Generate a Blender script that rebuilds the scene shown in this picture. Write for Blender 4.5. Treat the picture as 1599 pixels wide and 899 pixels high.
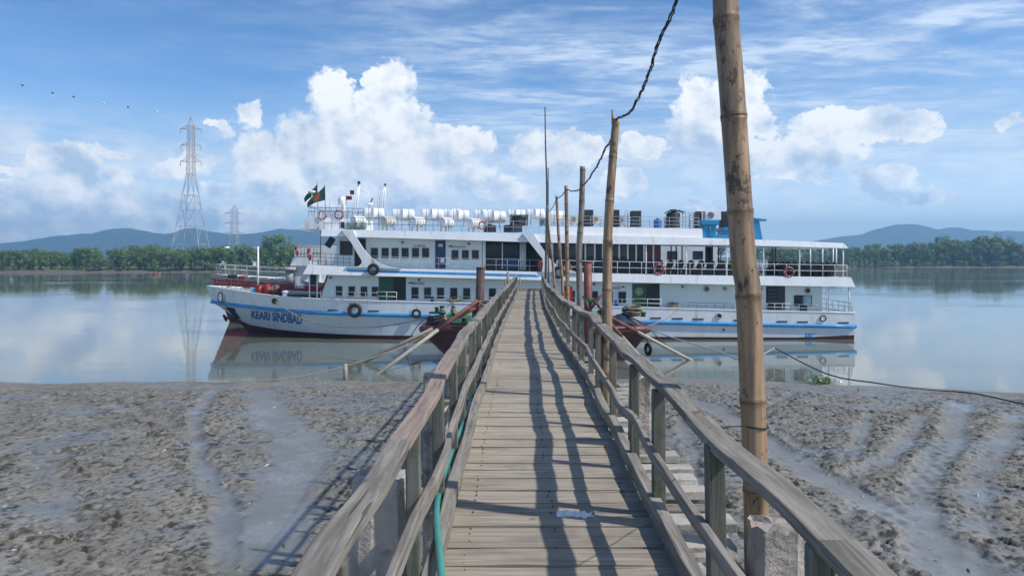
import bpy, math, random
import numpy as np
from mathutils import Vector, Matrix
R = math.radians
random.seed(7)
rng = np.random.RandomState(11)
for o in list(bpy.data.objects): bpy.data.objects.remove(o)
S = bpy.context.scene
COL = S.collection
# ------------------------------------------------------------------ camera
EYE = 6.5; F = 1155.0
cam = bpy.data.cameras.new('camera'); co = bpy.data.objects.new('camera', cam); COL.objects.link(co)
cam.sensor_width = 36; cam.lens = 36 * F / 1599; cam.shift_y = -49.5 / 1599
cam.clip_start = .05; cam.clip_end = 12000
co.location = (0, 0, EYE); co.rotation_euler = (R(90), 0, 0)
S.camera = co
S.view_settings.view_transform = 'Standard'; S.view_settings.look = 'None'
S.view_settings.exposure = 0.18; S.view_settings.gamma = 1
# sun comes from the right and slightly behind the camera
SUN = Vector((.87, -.30, 1.0)).normalized()
sun = bpy.data.lights.new('sun', 'SUN'); sun.energy = 4.2; sun.angle = R(.8); sun.color = (1, .95, .87)
so = bpy.data.objects.new('sun', sun); COL.objects.link(so)
so.rotation_euler = (-SUN).to_track_quat('-Z', 'Y').to_euler(); so.location = (30, -10, 60)

def P(px, py, Y):            # photo measurement -> metres on the plane at distance Y
    return Vector(((px - 799.5) / F * Y, Y, EYE - (py - 400) / F * Y))
def G(px, py, z=0):          # photo measurement -> metres on the level z
    Y = (EYE - z) * F / (py - 400)
    return Vector(((px - 799.5) / F * Y, Y, z))
def lerp(pts, x):
    if x <= pts[0][0]: return pts[0][1]
    for (a, b), (c, d) in zip(pts, pts[1:]):
        if x <= c: return b + (d - b) * (x - a) / (c - a)
    return pts[-1][1]

# ------------------------------------------------------------------ node helpers
class NT:
    def __init__(s, tree): s.t = tree; s.n = tree.nodes; s.l = tree.links
    def new(s, typ, **kw):
        n = s.n.new(typ)
        for k, v in kw.items(): setattr(n, k, v)
        return n
    def put(s, sock, v):
        if isinstance(v, bpy.types.NodeSocket): s.l.new(v, sock)
        elif v is not None: sock.default_value = v
    def m(s, op, a, b=None, c=None, clamp=False):
        n = s.n.new('ShaderNodeMath'); n.operation = op; n.use_clamp = clamp
        s.put(n.inputs[0], a); s.put(n.inputs[1], b)
        if c is not None: s.put(n.inputs[2], c)
        return n.outputs[0]
    def ramp(s, v, lo, hi, a=0., b=1., smooth=True):
        n = s.n.new('ShaderNodeMapRange'); n.interpolation_type = 'SMOOTHSTEP' if smooth else 'LINEAR'
        s.put(n.inputs['Value'], v)
        for k, x in (('From Min', lo), ('From Max', hi), ('To Min', a), ('To Max', b)): s.put(n.inputs[k], x)
        return n.outputs[0]
    def noise(s, vec, scale, detail=4, rough=.55, dist=0., out=0):
        n = s.n.new('ShaderNodeTexNoise'); s.put(n.inputs['Vector'], vec)
        n.inputs['Scale'].default_value = scale; n.inputs['Detail'].default_value = detail
        n.inputs['Roughness'].default_value = rough; n.inputs['Distortion'].default_value = dist
        return n.outputs[out]
    def xyz(s, x, y, z):
        n = s.n.new('ShaderNodeCombineXYZ'); s.put(n.inputs[0], x); s.put(n.inputs[1], y); s.put(n.inputs[2], z); return n.outputs[0]
    def sep(s, v):
        n = s.n.new('ShaderNodeSeparateXYZ'); s.put(n.inputs[0], v); return n.outputs
    def mix(s, f, a, b):
        n = s.n.new('ShaderNodeMix'); n.data_type = 'RGBA'
        s.put(n.inputs[0], f)
        for i, v in ((6, a), (7, b)):
            if isinstance(v, (tuple, list)): v = (*v, 1) if len(v) == 3 else v
            s.put(n.inputs[i], v)
        return n.outputs[2]
    def scalev(s, v, sc):
        n = s.n.new('ShaderNodeVectorMath'); n.operation = 'MULTIPLY'; s.put(n.inputs[0], v); n.inputs[1].default_value = sc; return n.outputs[0]
    def coord(s, k='Object'): return s.n.new('ShaderNodeTexCoord').outputs[k]

# ------------------------------------------------------------------ world: sky and clouds
W = bpy.data.worlds.new('World'); S.world = W; W.use_nodes = True
t = NT(W.node_tree); t.n.clear()
sky = t.new('ShaderNodeTexSky', sky_type='NISHITA'); sky.sun_disc = False
sky.sun_elevation = math.asin(SUN.z); sky.sun_rotation = math.atan2(SUN.x, SUN.y)
sky.air_density = 1.15; sky.dust_density = .3; sky.ozone_density = 3.0
d = t.coord('Generated'); dx, dy, dz = t.sep(d)
az = t.m('ARCTAN2', dx, dy); el = t.m('ARCSINE', dz)
ae = t.xyz(az, el, 0.)
def ang(px, py):
    a = math.atan((px - 799.5) / F); return a, math.atan((400 - py) / math.hypot(F, px - 799.5))
# billowing warp of the cloud outline
w1 = t.new('ShaderNodeTexNoise'); t.put(w1.inputs['Vector'], ae); w1.inputs['Scale'].default_value = 22; w1.inputs['Detail'].default_value = 7; w1.inputs['Roughness'].default_value = .62
wr = t.sep(w1.outputs['Color'])
wa = t.m('ADD', az, t.m('MULTIPLY', t.m('SUBTRACT', wr[0], .5), .085))
we = t.m('ADD', el, t.m('MULTIPLY', t.m('SUBTRACT', wr[1], .5), .060))
# (px, py, half width, half height, weight)
CUM = [(165,350,30,10),(390,345,26,13),(215,320,30,14),(350,300,30,14),(12,300,26,14),(1300,195,60,16),(1240,275,50,10),(1000,230,40,16),(300,345,24,14),(475,240,30,30),(92,243,26,22),(120,262,22,20),(30,318,34,22),(68,328,30,16),(190,300,34,16),(262,318,26,14),(96,352,34,12),(310,258,26,18),(1470,300,26,8),(1262,222,34,14),(575,345,60,10),(520,150,32,42),(612,128,38,34),(625,190,46,34),(585,175,40,34),(545,215,70,55),(470,215,38,34),(600,255,120,48),(690,270,80,34),(400,240,36,36),(388,180,20,20),(500,285,120,32),(790,298,50,16),(348,198,14,11),
       (100,255,34,30),(70,240,16,14),(178,272,20,9),(45,340,60,26),(150,320,34,16),(115,300,50,22),(235,352,18,20),(10,330,40,24),(30,272,26,9),
       (1095,160,40,40),(1160,150,36,40),(1100,205,60,30),(1185,190,24,26),(1240,240,90,22),(1365,195,82,24),(870,235,70,32),(970,290,38,22),(1380,285,44,20),(1440,305,50,12),(1575,192,24,10),
       (440,348,20,18),(1340,270,14,10),(1100,322,30,9),(720,215,50,22),(330,345,60,22),(270,265,34,20),(160,238,24,10),(640,320,60,12)]
F1 = None
for (x, y, rx, ry) in CUM:
    a0, e0 = ang(x, y); ra = rx / F * 1.10; re = ry / F * 1.12
    u = t.m('MULTIPLY_ADD', wa, 1 / ra, -a0 / ra); v = t.m('MULTIPLY_ADD', we, 1 / re, -e0 / re)
    q = t.m('SUBTRACT', 1., t.m('MULTIPLY_ADD', u, u, t.m('MULTIPLY', v, v)))
    q = t.m('MAXIMUM', q, -2.)
    if F1 is None: F1 = q
    else:
        n = t.n.new('ShaderNodeMath'); n.operation = 'SMOOTH_MAX'; t.put(n.inputs[0], F1); t.put(n.inputs[1], q); n.inputs[2].default_value = .35; F1 = n.outputs[0]
fine = t.noise(t.scalev(ae, (1, 1.15, 1)), 75, 6, .62)
fld = t.m('ADD', F1, t.m('MULTIPLY', t.m('SUBTRACT', fine, .5), 1.15))
edge = t.noise(ae, 9, 3, .5)
soft = t.ramp(edge, .32, .66, .09, .75)
cum_a = t.ramp(fld, -.08, t.m('ADD', soft, -.02))
# relief of the billows: difference of the same noise a little towards the sun
def relief(scale, off, det, ro):
    n0 = t.noise(ae, scale, det, ro)
    ae2 = t.new('ShaderNodeVectorMath', operation='ADD'); t.put(ae2.inputs[0], ae); ae2.inputs[1].default_value = off
    return t.m('SUBTRACT', n0, t.noise(ae2.outputs[0], scale, det, ro))
rel = t.m('ADD', t.m('MULTIPLY', relief(17, (.010, .018, 0), 5, .55), 3.2), t.m('MULTIPLY', relief(60, (.002, .004, 0), 3, .5), .55))
lowshade = t.noise(t.scalev(ae, (1, 2.2, 1)), 10, 3, .5)
brt = t.m('ADD', t.m('ADD', .66, rel), t.m('MULTIPLY', t.m('SUBTRACT', lowshade, .5), 1.3))
brt = t.m('ADD', brt, t.ramp(el, 0., .22, -.32, .22))
brt = t.m('ADD', brt, t.ramp(fld, 0., .8, .18, -.02))
brt = t.m('MAXIMUM', t.m('MINIMUM', brt, 1.), 0.)
ccol = t.mix(brt, (4.9, 6.1, 7.9), (10.2, 10.3, 10.4))
# background haze cloud low over the horizon (left) and thin high cloud (right)
low = t.noise(t.scalev(ae, (1, 2.6, 1)), 14, 5, .55)
la = t.m('MULTIPLY', t.ramp(low, .32, .60), t.m('MULTIPLY', t.ramp(el, .02, .07), t.ramp(el, .115, .19, 1., 0.)))
la = t.m('MULTIPLY', la, t.ramp(az, .0, .5, .9, .45))
la = t.m('MULTIPLY', la, t.ramp(az, -.62, -.45, 1., .8))
zz = t.m('MAXIMUM', dz, .03)
pl = t.xyz(t.m('DIVIDE', dx, zz), t.m('DIVIDE', dy, zz), 0.)
rot = t.new('ShaderNodeMapping'); t.put(rot.inputs['Vector'], pl); rot.inputs['Rotation'].default_value = (0, 0, R(-28)); rot.inputs['Scale'].default_value = (.8, 1.35, 1)
ci = t.noise(rot.outputs[0], 1.1, 8, .62, .4)
ci2 = t.noise(pl, .35, 4, .5)
ca = t.m('MULTIPLY', t.ramp(ci, .32, .66), t.ramp(ci2, .22, .5))
ca = t.m('MULTIPLY', ca, t.ramp(az, -.42, .1, .12, 1.))
ca = t.m('MULTIPLY', ca, t.ramp(el, .02, .08))
rip = t.noise(rot.outputs[0], 4.5, 6, .62, .3)
ca = t.m('MULTIPLY', ca, t.ramp(rip, .36, .62, .35, 1.1))
veil = t.m('MULTIPLY', t.ramp(az, -.1, .55, .0, .22), t.ramp(el, .0, .38, 1., .0))
base = sky.outputs[0]
hs = t.new('ShaderNodeHueSaturation'); hs.inputs['Saturation'].default_value = 1.12; hs.inputs['Value'].default_value = 1.0
t.put(hs.inputs['Color'], base); base = t.scalev(hs.outputs[0], (.86, 1.10, 1.42))
dk = t.new('ShaderNodeVectorMath', operation='SCALE'); t.put(dk.inputs[0], base); t.put(dk.inputs['Scale'], t.ramp(el, .08, .42, 1.0, .74)); base = dk.outputs[0]
c = t.mix(veil, base, (6.0, 7.3, 9.2))
c = t.mix(t.ramp(el, -.02, .24, .80, 0.), c, (6.9, 8.3, 9.9))
c = t.mix(t.m('MULTIPLY', ca, .8), c, (7.4, 8.4, 9.8))
c = t.mix(la, c, t.mix(t.ramp(t.noise(t.scalev(ae, (1, 2, 1)), 30, 4, .55), .35, .65), (6.2, 7.3, 9.0), (8.6, 9.1, 9.9)))
c = t.mix(cum_a, c, ccol)
hb = t.new('ShaderNodeVectorMath', operation='SCALE'); t.put(hb.inputs[0], c); t.put(hb.inputs['Scale'], t.ramp(el, .02, .15, 1.55, 1.03)); c = hb.outputs[0]
bg = t.new('ShaderNodeBackground'); bg.inputs['Strength'].default_value = .10
t.put(bg.inputs['Color'], c)
wo = t.new('ShaderNodeOutputWorld'); t.l.new(bg.outputs[0], wo.inputs[0])

# ------------------------------------------------------------------ materials
def mat(name, col, rough=.6, var=.12, vs=3., bump=0., bs=30., metal=0., col2=None, spots=None, sscale=2., sthr=(.55, .7), stretch=(1, 1, 1), detail=5, spec=.5):
    m = bpy.data.materials.new(name); m.use_nodes = True
    t = NT(m.node_tree); b = t.n['Principled BSDF']
    co_ = t.scalev(t.coord(), stretch)
    n = t.noise(co_, vs, detail, .6)
    c2 = col2 or tuple(max(0, x * (1 - 2 * var)) for x in col)
    c = t.mix(t.ramp(n, .3, .7), c2, col)
    if spots:
        c = t.mix(t.m('MULTIPLY', t.ramp(t.noise(co_, sscale, 6, .65), *sthr), spots[3] if len(spots) > 3 else .8), c, spots[:3])
    t.put(b.inputs['Base Color'], c)
    t.put(b.inputs['Roughness'], t.ramp(n, .2, .8, min(1, rough * 1.15), rough * .85))
    b.inputs['Metallic'].default_value = metal
    b.inputs['Specular IOR Level'].default_value = spec
    if bump:
        bp = t.new('ShaderNodeBump'); bp.inputs['Strength'].default_value = 1; bp.inputs['Distance'].default_value = bump
        t.put(bp.inputs['Height'], t.noise(co_, bs, 5, .65)); t.l.new(bp.outputs[0], b.inputs['Normal'])
    return m
def wood(name, col, col2, axis, dark=.35, mold=None, scale=1.):
    """weathered timber, grain along axis 0/1/2, per-board tone from the attribute rnd"""
    m = bpy.data.materials.new(name); m.use_nodes = True
    t = NT(m.node_tree); b = t.n['Principled BSDF']
    at = t.new('ShaderNodeAttribute', attribute_name='rnd'); r_ = at.outputs['Fac']
    st = [28 * scale] * 3; st[axis] = 1.6 * scale
    cc = t.new('ShaderNodeVectorMath', operation='ADD'); t.put(cc.inputs[0], t.coord()); t.put(cc.inputs[1], t.xyz(t.m('MULTIPLY', r_, 37.), t.m('MULTIPLY', r_, 11.), t.m('MULTIPLY', r_, 5.)))
    g = t.noise(t.scalev(cc.outputs[0], st), 1., 7, .68)
    blot = t.noise(cc.outputs[0], 2.3, 6, .65)
    c = t.mix(t.ramp(g, .3, .72), col2, col)
    c = t.mix(t.ramp(r_, 0., 1., .0, .8, False), c, t.mix(t.ramp(g, .35, .7), tuple(x * .62 for x in col2), tuple(x * .78 for x in col)))
    c = t.mix(t.ramp(blot, .5, .75, 0., .55), c, tuple(x * dark for x in col))
    st2 = [60 * scale] * 3; st2[axis] = 1.1 * scale
    crk = t.ramp(t.noise(t.scalev(cc.outputs[0], st2), 1., 3, .5), .64, .70, 0., .75); c = t.mix(crk, c, (.045, .04, .036))
    knot = t.ramp(t.noise(t.scalev(cc.outputs[0], [9 if k != axis else 5 for k in range(3)]), 1., 2, .5), .72, .78, 0., .7); c = t.mix(knot, c, (.07, .055, .045))
    if mold: c = t.mix(t.ramp(t.noise(cc.outputs[0], 5., 6, .7), .5, .68, 0., mold[3]), c, mold[:3])
    t.put(b.inputs['Base Color'], c); b.inputs['Roughness'].default_value = .85; b.inputs['Specular IOR Level'].default_value = .25
    bp = t.new('ShaderNodeBump'); bp.inputs['Strength'].default_value = 1.; bp.inputs['Distance'].default_value = .004
    t.put(bp.inputs['Height'], g); t.l.new(bp.outputs[0], b.inputs['Normal'])
    return m
M = {}
M['white'] = mat('white_ship_paint', (.74, .77, .79), .38, .05, .8, spots=(.38, .29, .20, .6), sscale=2.6, sthr=(.54, .76), stretch=(1, 1, .14), bump=.012, bs=.9)
M['white_clean'] = mat('white_gloss', (.80, .81, .81), .3, .04, 2.)
M['wall'] = mat('cabin_wall_paint', (.66, .76, .76), .4, .04, .7, spots=(.45, .42, .36, .25), sscale=1.3, sthr=(.6, .8), stretch=(1, 1, .3))
M['blue'] = mat('blue_paint', (.03, .30, .62), .4, .15, 1.5, col2=(.02, .20, .48), spots=(.30, .45, .6, .5), sscale=3, sthr=(.6, .75))
M['cyan'] = mat('funnel_blue_paint', (.012, .24, .46), .4, .1, 1.)
M['navy'] = mat('navy_paint', (.012, .03, .12), .4)
M['boot'] = mat('antifouling_red', (.10, .018, .022), .6, .2, 1., spots=(.06, .045, .04, .7), sscale=1.2)
M['glass'] = mat('dark_glass', (.008, .011, .018), .2, .3, 1.6, col2=(.035, .048, .06), spec=.2)  # paler noise patches in the glass colour are painted window reflections
M['glass2'] = mat('blue_grey_glass', (.035, .055, .07), .2, .3, .8, spec=.3)
M['dark'] = mat('dark_interior', (.02, .022, .025), .7)
M['green'] = mat('green_paint', (.006, .09, .04), .4, .2, 1.)
M['lgreen'] = mat('pale_green_paint', (.12, .33, .2), .5, .15, 1.5, spots=(.2, .12, .08, .5), sscale=3)
M['black'] = mat('black_rubber', (.016, .016, .018), .7, .3, 6., spots=(.12, .11, .1, .3), sscale=5)
M['seat'] = mat('black_seat', (.012, .013, .018), .6)
M['rail'] = mat('grey_rail_paint', (.40, .43, .45), .45, .1, 2., spots=(.2, .1, .06, .5), sscale=2)
M['darkrail'] = mat('dark_rail_paint', (.09, .10, .11), .5)
M['ring'] = mat('lifebuoy_orange', (.36, .05, .03), .5)
M['ringw'] = mat('lifebuoy_band', (.5, .42, .38), .5)
M['red'] = mat('red_paint', (.42, .02, .02), .5, .2, 3.)
M['dred'] = mat('oxide_red_paint', (.13, .014, .018), .5, .15, 2.)
M['pont'] = mat('pontoon_oxide_red', (.075, .016, .017), .55, .2, 1.4, spots=(.07, .05, .045, .7), sscale=1.3)
M['rust'] = mat('rusty_steel', (.20, .075, .055), .75, .25, 3., spots=(.09, .05, .04, .8), sscale=1.6, bump=.01, bs=12)
M['rustdark'] = mat('dark_rusty_steel', (.10, .055, .045), .75, .3, 3., bump=.01, bs=12)
M['orange'] = mat('orange_plastic', (.55, .12, .04), .5)
M['bluedrum'] = mat('blue_plastic', (.03, .13, .40), .4)
M['greyg'] = mat('grey_green_plastic', (.22, .30, .28), .5)
M['beige'] = mat('beige_plastic', (.66, .64, .56), .5)
M['steelgrey'] = mat('weathered_grey_steel', (.42, .42, .40), .5, .15, 2.)
M['rope'] = mat('manila_rope', (.32, .27, .19), .9, .25, 20., bump=.01, bs=60)
M['ropedark'] = mat('dark_rope', (.035, .035, .03), .9, .3, 20.)
M['cable'] = mat('black_cable', (.018, .02, .028), .5)
M['gal'] = mat('galvanised_steel', (.40, .42, .44), .5, .1, .4)
M['redwhite'] = mat('faded_red_pylon_paint', (.46, .30, .29), .6)
M['flag'] = mat('flag_green_cloth', (.02, .10, .055), .8)
M['flagred'] = mat('flag_red_cloth', (.55, .05, .05), .8)
M['hose'] = mat('turquoise_hose', (.05, .27, .23), .45, .1, 6.)
M['cloth'] = mat('white_scrap_cloth', (.78, .78, .78), .8, .1, 20.)
M['conc'] = mat('old_concrete', (.47, .41, .355), .9, .22, 4., col2=(.27, .24, .21), spots=(.10, .095, .085, .75), sscale=5, sthr=(.52, .68), bump=.022, bs=22)
M['cbeam'] = mat('pale_concrete', (.42, .40, .36), .9, .2, 4., spots=(.28, .13, .09, .7), sscale=4, sthr=(.6, .72), bump=.008, bs=25)
M['bamboo'] = None
M['trunk'] = mat('mangrove_bark', (.085, .07, .055), .9, .3, 2.)
M['bank'] = mat('far_bank_mud', (.16, .14, .115), .7, .25, .05, detail=8)
M['deckplank'] = wood('weathered_deck_planks', (.42, .37, .30), (.26, .228, .185), 0)
M['railwood'] = wood('weathered_rail_timber', (.345, .315, .27), (.165, .15, .13), 1, .4)
M['railbrown'] = wood('brown_rail_timber', (.34, .27, .225), (.19, .145, .12), 1, .5)
M['postwood'] = wood('mossy_post_timber', (.21, .205, .175), (.12, .125, .10), 2, .4, (.055, .075, .035, .7))
M['beamwood'] = wood('crossbeam_timber', (.34, .31, .265), (.19, .17, .14), 0, .5)
def bamboo_mat(name, col, col2):
    m = bpy.data.materials.new(name); m.use_nodes = True
    t = NT(m.node_tree); b = t.n['Principled BSDF']
    cc = t.coord()
    g = t.noise(t.scalev(cc, (22, 22, 1.1)), 1., 6, .6)
    c = t.mix(t.ramp(g, .3, .75), col2, col)
    st = t.noise(t.scalev(cc, (9, 9, 1.1)), 1., 7, .68)
    c = t.mix(t.ramp(st, .44, .60, 0., .75), c, (.13, .09, .06))
    s2 = t.noise(t.scalev(cc, (4, 4, 2.5)), 2.4, 7, .78)
    c = t.mix(t.ramp(s2, .53, .60, 0., .85), c, (.03, .024, .02))
    at = t.new('ShaderNodeAttribute', attribute_name='rnd')
    c = t.mix(at.outputs['Fac'], c, tuple(x * .33 for x in col2))
    t.put(b.inputs['Base Color'], c); b.inputs['Roughness'].default_value = .5
    bp = t.new('ShaderNodeBump'); bp.inputs['Distance'].default_value = .003
    t.put(bp.inputs['Height'], g); t.l.new(bp.outputs[0], b.inputs['Normal'])
    return m
M['bamboo'] = bamboo_mat('dry_bamboo', (.46, .315, .185), (.26, .16, .09))
M['bamboogrey'] = bamboo_mat('grey_bamboo', (.30, .28, .24), (.19, .175, .15))
M['bamboodark'] = bamboo_mat('dark_bamboo', (.085, .075, .065), (.05, .045, .04))
def leafmat(name, col, col2):
    m = bpy.data.materials.new(name); m.use_nodes = True
    t = NT(m.node_tree); b = t.n['Principled BSDF']
    oi = t.new('ShaderNodeObjectInfo').outputs['Random']
    n = t.noise(t.coord(), .55, 4, .6)
    c = t.mix(t.ramp(n, .35, .65), col2, col)
    c = t.mix(t.m('MULTIPLY', oi, .55), c, t.mix(t.ramp(n, .35, .65), (.055, .10, .028), (.12, .16, .045)))
    t.put(b.inputs['Base Color'], c); b.inputs['Roughness'].default_value = .55
    return m
M['leaf'] = leafmat('mangrove_leaves', (.15, .245, .06), (.075, .145, .035))
M['hyac'] = mat('hyacinth_leaves', (.10, .22, .04), .4, .3, 8.)

# ------------------------------------------------------------------ mesh builder
class MB:
    def __init__(s): s.v = []; s.f = []; s.r = []; s.sm = []
    def add(s, vs, fs, r=0., smooth=False):
        k = len(s.v); s.v += [tuple(x) for x in vs]; s.f += [tuple(i + k for i in f) for f in fs]
        s.r += [r] * len(fs); s.sm += [smooth] * len(fs); return s
    def hexa(s, p, r=0.):   # p: 4 bottom (ccw), 4 top
        return s.add(p, [(3, 2, 1, 0), (4, 5, 6, 7), (0, 1, 5, 4), (1, 2, 6, 5), (2, 3, 7, 6), (3, 0, 4, 7)], r)
    def box(s, x0, x1, y0, y1, z0, z1, r=0.):
        return s.hexa([(x0, y0, z0), (x1, y0, z0), (x1, y1, z0), (x0, y1, z0), (x0, y0, z1), (x1, y0, z1), (x1, y1, z1), (x0, y1, z1)], r)
    def bar(s, p, q, w, h, up=(0, 0, 1), r=0.):
        p = Vector(p); q = Vector(q); d = (q - p).normalized(); u = Vector(up)
        a = d.cross(u)
        if a.length < 1e-4: a = d.cross(Vector((1, 0, 0)))
        a.normalize(); b = a.cross(d).normalized(); a *= w / 2; b *= h / 2
        return s.hexa([p - a - b, q - a - b, q + a - b, p + a - b, p - a + b, q - a + b, q + a + b, p + a + b], r)
    def strip(s, pts, w, h, r=0., up=Vector((0, 0, 1)), jw=0., rr=None):
        """a board following a polyline, rectangular section"""
        rr = rr or random
        pts = [Vector(p) for p in pts]; rings = []
        for i, p in enumerate(pts):
            d = (pts[min(i + 1, len(pts) - 1)] - pts[max(i - 1, 0)]).normalized()
            a = d.cross(up).normalized(); b = a.cross(d).normalized()
            ww = w / 2 * (1 + rr.uniform(-jw, jw)); hh = h / 2
            rings += [p - a * ww - b * hh, p + a * ww - b * hh, p + a * ww + b * hh, p - a * ww + b * hh]
        fs = [(3, 2, 1, 0)]
        for i in range(len(pts) - 1):
            k = i * 4
            for j in range(4): fs.append((k + j, k + (j + 1) % 4, k + 4 + (j + 1) % 4, k + 4 + j))
        k = (len(pts) - 1) * 4; fs.append((k, k + 1, k + 2, k + 3))
        return s.add(rings, [tuple(reversed(f)) for f in fs], r)
    def tube(s, pts, rad, n=8, caps=True, r=0., smooth=True, closed=False, rlist=None):
        pts = [Vector(p) for p in pts]; N = len(pts)
        rad = [rad] * N if not isinstance(rad, (list, tuple)) else rad
        vs = []; up = None
        for i, p in enumerate(pts):
            if closed: d = (pts[(i + 1) % N] - pts[i - 1]).normalized()
            else: d = (pts[min(i + 1, N - 1)] - pts[max(i - 1, 0)]).normalized()
            if up is None:
                up = Vector((0, 0, 1)) if abs(d.z) < .9 else Vector((1, 0, 0))
            a = d.cross(up).normalized(); b = a.cross(d).normalized(); up = b
            for j in range(n):
                th = 2 * math.pi * j / n; vs.append(p + (a * math.cos(th) + b * math.sin(th)) * rad[i])
        fs = []
        for i in range(N if closed else N - 1):
            k = i * n; k2 = ((i + 1) % N) * n
            for j in range(n): fs.append((k + j, k + (j + 1) % n, k2 + (j + 1) % n, k2 + j))
        k0 = len(s.f)
        s.add(vs, fs, r, smooth)
        if rlist:
            for i in range(N - 1):
                for j in range(n): s.r[k0 + i * n + j] = (rlist[i] + rlist[i + 1]) / 2
        if caps and not closed:
            k = len(s.v) - len(vs)
            s.f += [tuple(k + j for j in reversed(range(n))), tuple(k + (N - 1) * n + j for j in range(n))]
            s.r += [r, r]; s.sm += [False, False]
        return s
    def cyl(s, p, q, rad, n=12, smooth=True, r=0.): return s.tube([p, q], rad, n, True, r, smooth)
    def prism(s, poly, y0, y1, r=0.):   # poly: list of (x, z), extruded in y
        n = len(poly); vs = [(x, y0, z) for x, z in poly] + [(x, y1, z) for x, z in poly]
        fs = [tuple(range(n)), tuple(reversed(range(n, 2 * n)))] + [((i + 1) % n, i, i + n, (i + 1) % n + n) for i in range(n)]
        return s.add(vs, fs, r)
    def torus(s, c, axis, R0, r0, n=24, m=10):
        axis = Vector(axis).normalized(); a = axis.orthogonal().normalized(); b = axis.cross(a)
        return s.tube([Vector(c) + (a * math.cos(x) + b * math.sin(x)) * R0 for x in [2 * math.pi * i / n for i in range(n)]], r0, m, closed=True)
    def ball(s, c, rx, ry=None, rz=None, nu=14, nv=8):
        ry = ry or rx; rz = rz or rx; vs = [(c[0], c[1], c[2] - rz)]; fs = []
        for i in range(1, nv):
            ph = math.pi * i / nv - math.pi / 2
            for j in range(nu):
                th = 2 * math.pi * j / nu; vs.append((c[0] + rx * math.cos(ph) * math.cos(th), c[1] + ry * math.cos(ph) * math.sin(th), c[2] + rz * math.sin(ph)))
        vs.append((c[0], c[1], c[2] + rz)); L = len(vs) - 1
        for j in range(nu):
            fs.append((0, 1 + (j + 1) % nu, 1 + j)); fs.append((L, L - nu + j, L - nu + (j + 1) % nu))
            for i in range(nv - 2):
                k = 1 + i * nu; fs.append((k + j, k + (j + 1) % nu, k + nu + (j + 1) % nu, k + nu + j))
        return s.add(vs, fs, 0., True)
    def build(s, name, m, parent=None, origin=None, bevel=0.):
        if parent is not None: org = ORG[parent.name]
        elif origin is not None: org = Vector(origin)
        else:
            a = np.array(s.v); org = Vector(((a[:, 0].min() + a[:, 0].max()) / 2, (a[:, 1].min() + a[:, 1].max()) / 2, a[:, 2].min()))
        me = bpy.data.meshes.new(name)
        me.from_pydata([(x - org.x, y - org.y, z - org.z) for x, y, z in s.v], [], s.f)
        me.polygons.foreach_set('use_smooth', s.sm)
        at = me.attributes.new('rnd', 'FLOAT', 'FACE'); at.data.foreach_set('value', s.r)
        me.materials.append(M[m] if isinstance(m, str) else m)
        me.validate(); me.update()
        o = bpy.data.objects.new(name, me); COL.objects.link(o)
        if parent is not None: o.parent = parent
        else: o.location = org
        ORG[o.name] = org
        if bevel:
            b = o.modifiers.new('bevel', 'BEVEL'); b.width = bevel; b.segments = 2; b.limit_method = 'ANGLE'; b.angle_limit = R(40)
        return o
ORG = {}
def tag(o, label=None, cat=None, group=None, kind=None):
    if label: o['label'] = label
    if cat: o['category'] = cat
    if group: o['group'] = group
    if kind: o['kind'] = kind
    return o
def thing(name, loc, label, cat, group=None):
    o = bpy.data.objects.new(name, None); COL.objects.link(o); o.location = loc; o.empty_display_size = .3
    ORG[o.name] = Vector(loc); return tag(o, label, cat, group)
def dup(root, loc, rot=(0, 0, 0), scale=None, label=None, group=None, cat=None):
    r = root.copy(); COL.objects.link(r); r.location = loc; r.rotation_euler = rot
    if scale is not None: r.scale = scale if isinstance(scale, (tuple, list, Vector)) else (scale,) * 3
    if label: r['label'] = label
    if group: r['group'] = group
    for ch in root.children:
        c2 = ch.copy(); COL.objects.link(c2); c2.parent = r
        for g in ch.children:
            d2 = g.copy(); COL.objects.link(d2); d2.parent = c2
    return r
def text_mesh(body, mp, name, m, parent, w=None, h=1., bold=0., subdiv=False):
    """letters: mp(u, v) maps 0..1 along the width and 0..1 of the height into the scene"""
    cu = bpy.data.curves.new('text', 'FONT'); cu.body = body; cu.size = 1; cu.offset = bold; cu.resolution_u = 3
    o = bpy.data.objects.new('text', cu); COL.objects.link(o)
    dg = bpy.context.evaluated_depsgraph_get(); me = bpy.data.meshes.new_from_object(o.evaluated_get(dg))
    vs = [tuple(v.co) for v in me.vertices]; fs = [tuple(p.vertices) for p in me.polygons]
    x0 = min(v[0] for v in vs); x1 = max(v[0] for v in vs); y0 = min(v[1] for v in vs); y1 = max(v[1] for v in vs)
    b = MB(); b.add([mp((v[0] - x0) / (x1 - x0), (v[1] - y0) / (y1 - y0)) for v in vs], fs)
    bpy.data.objects.remove(o); bpy.data.curves.remove(cu); bpy.data.meshes.remove(me)
    return b.build(name, m, parent)

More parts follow.
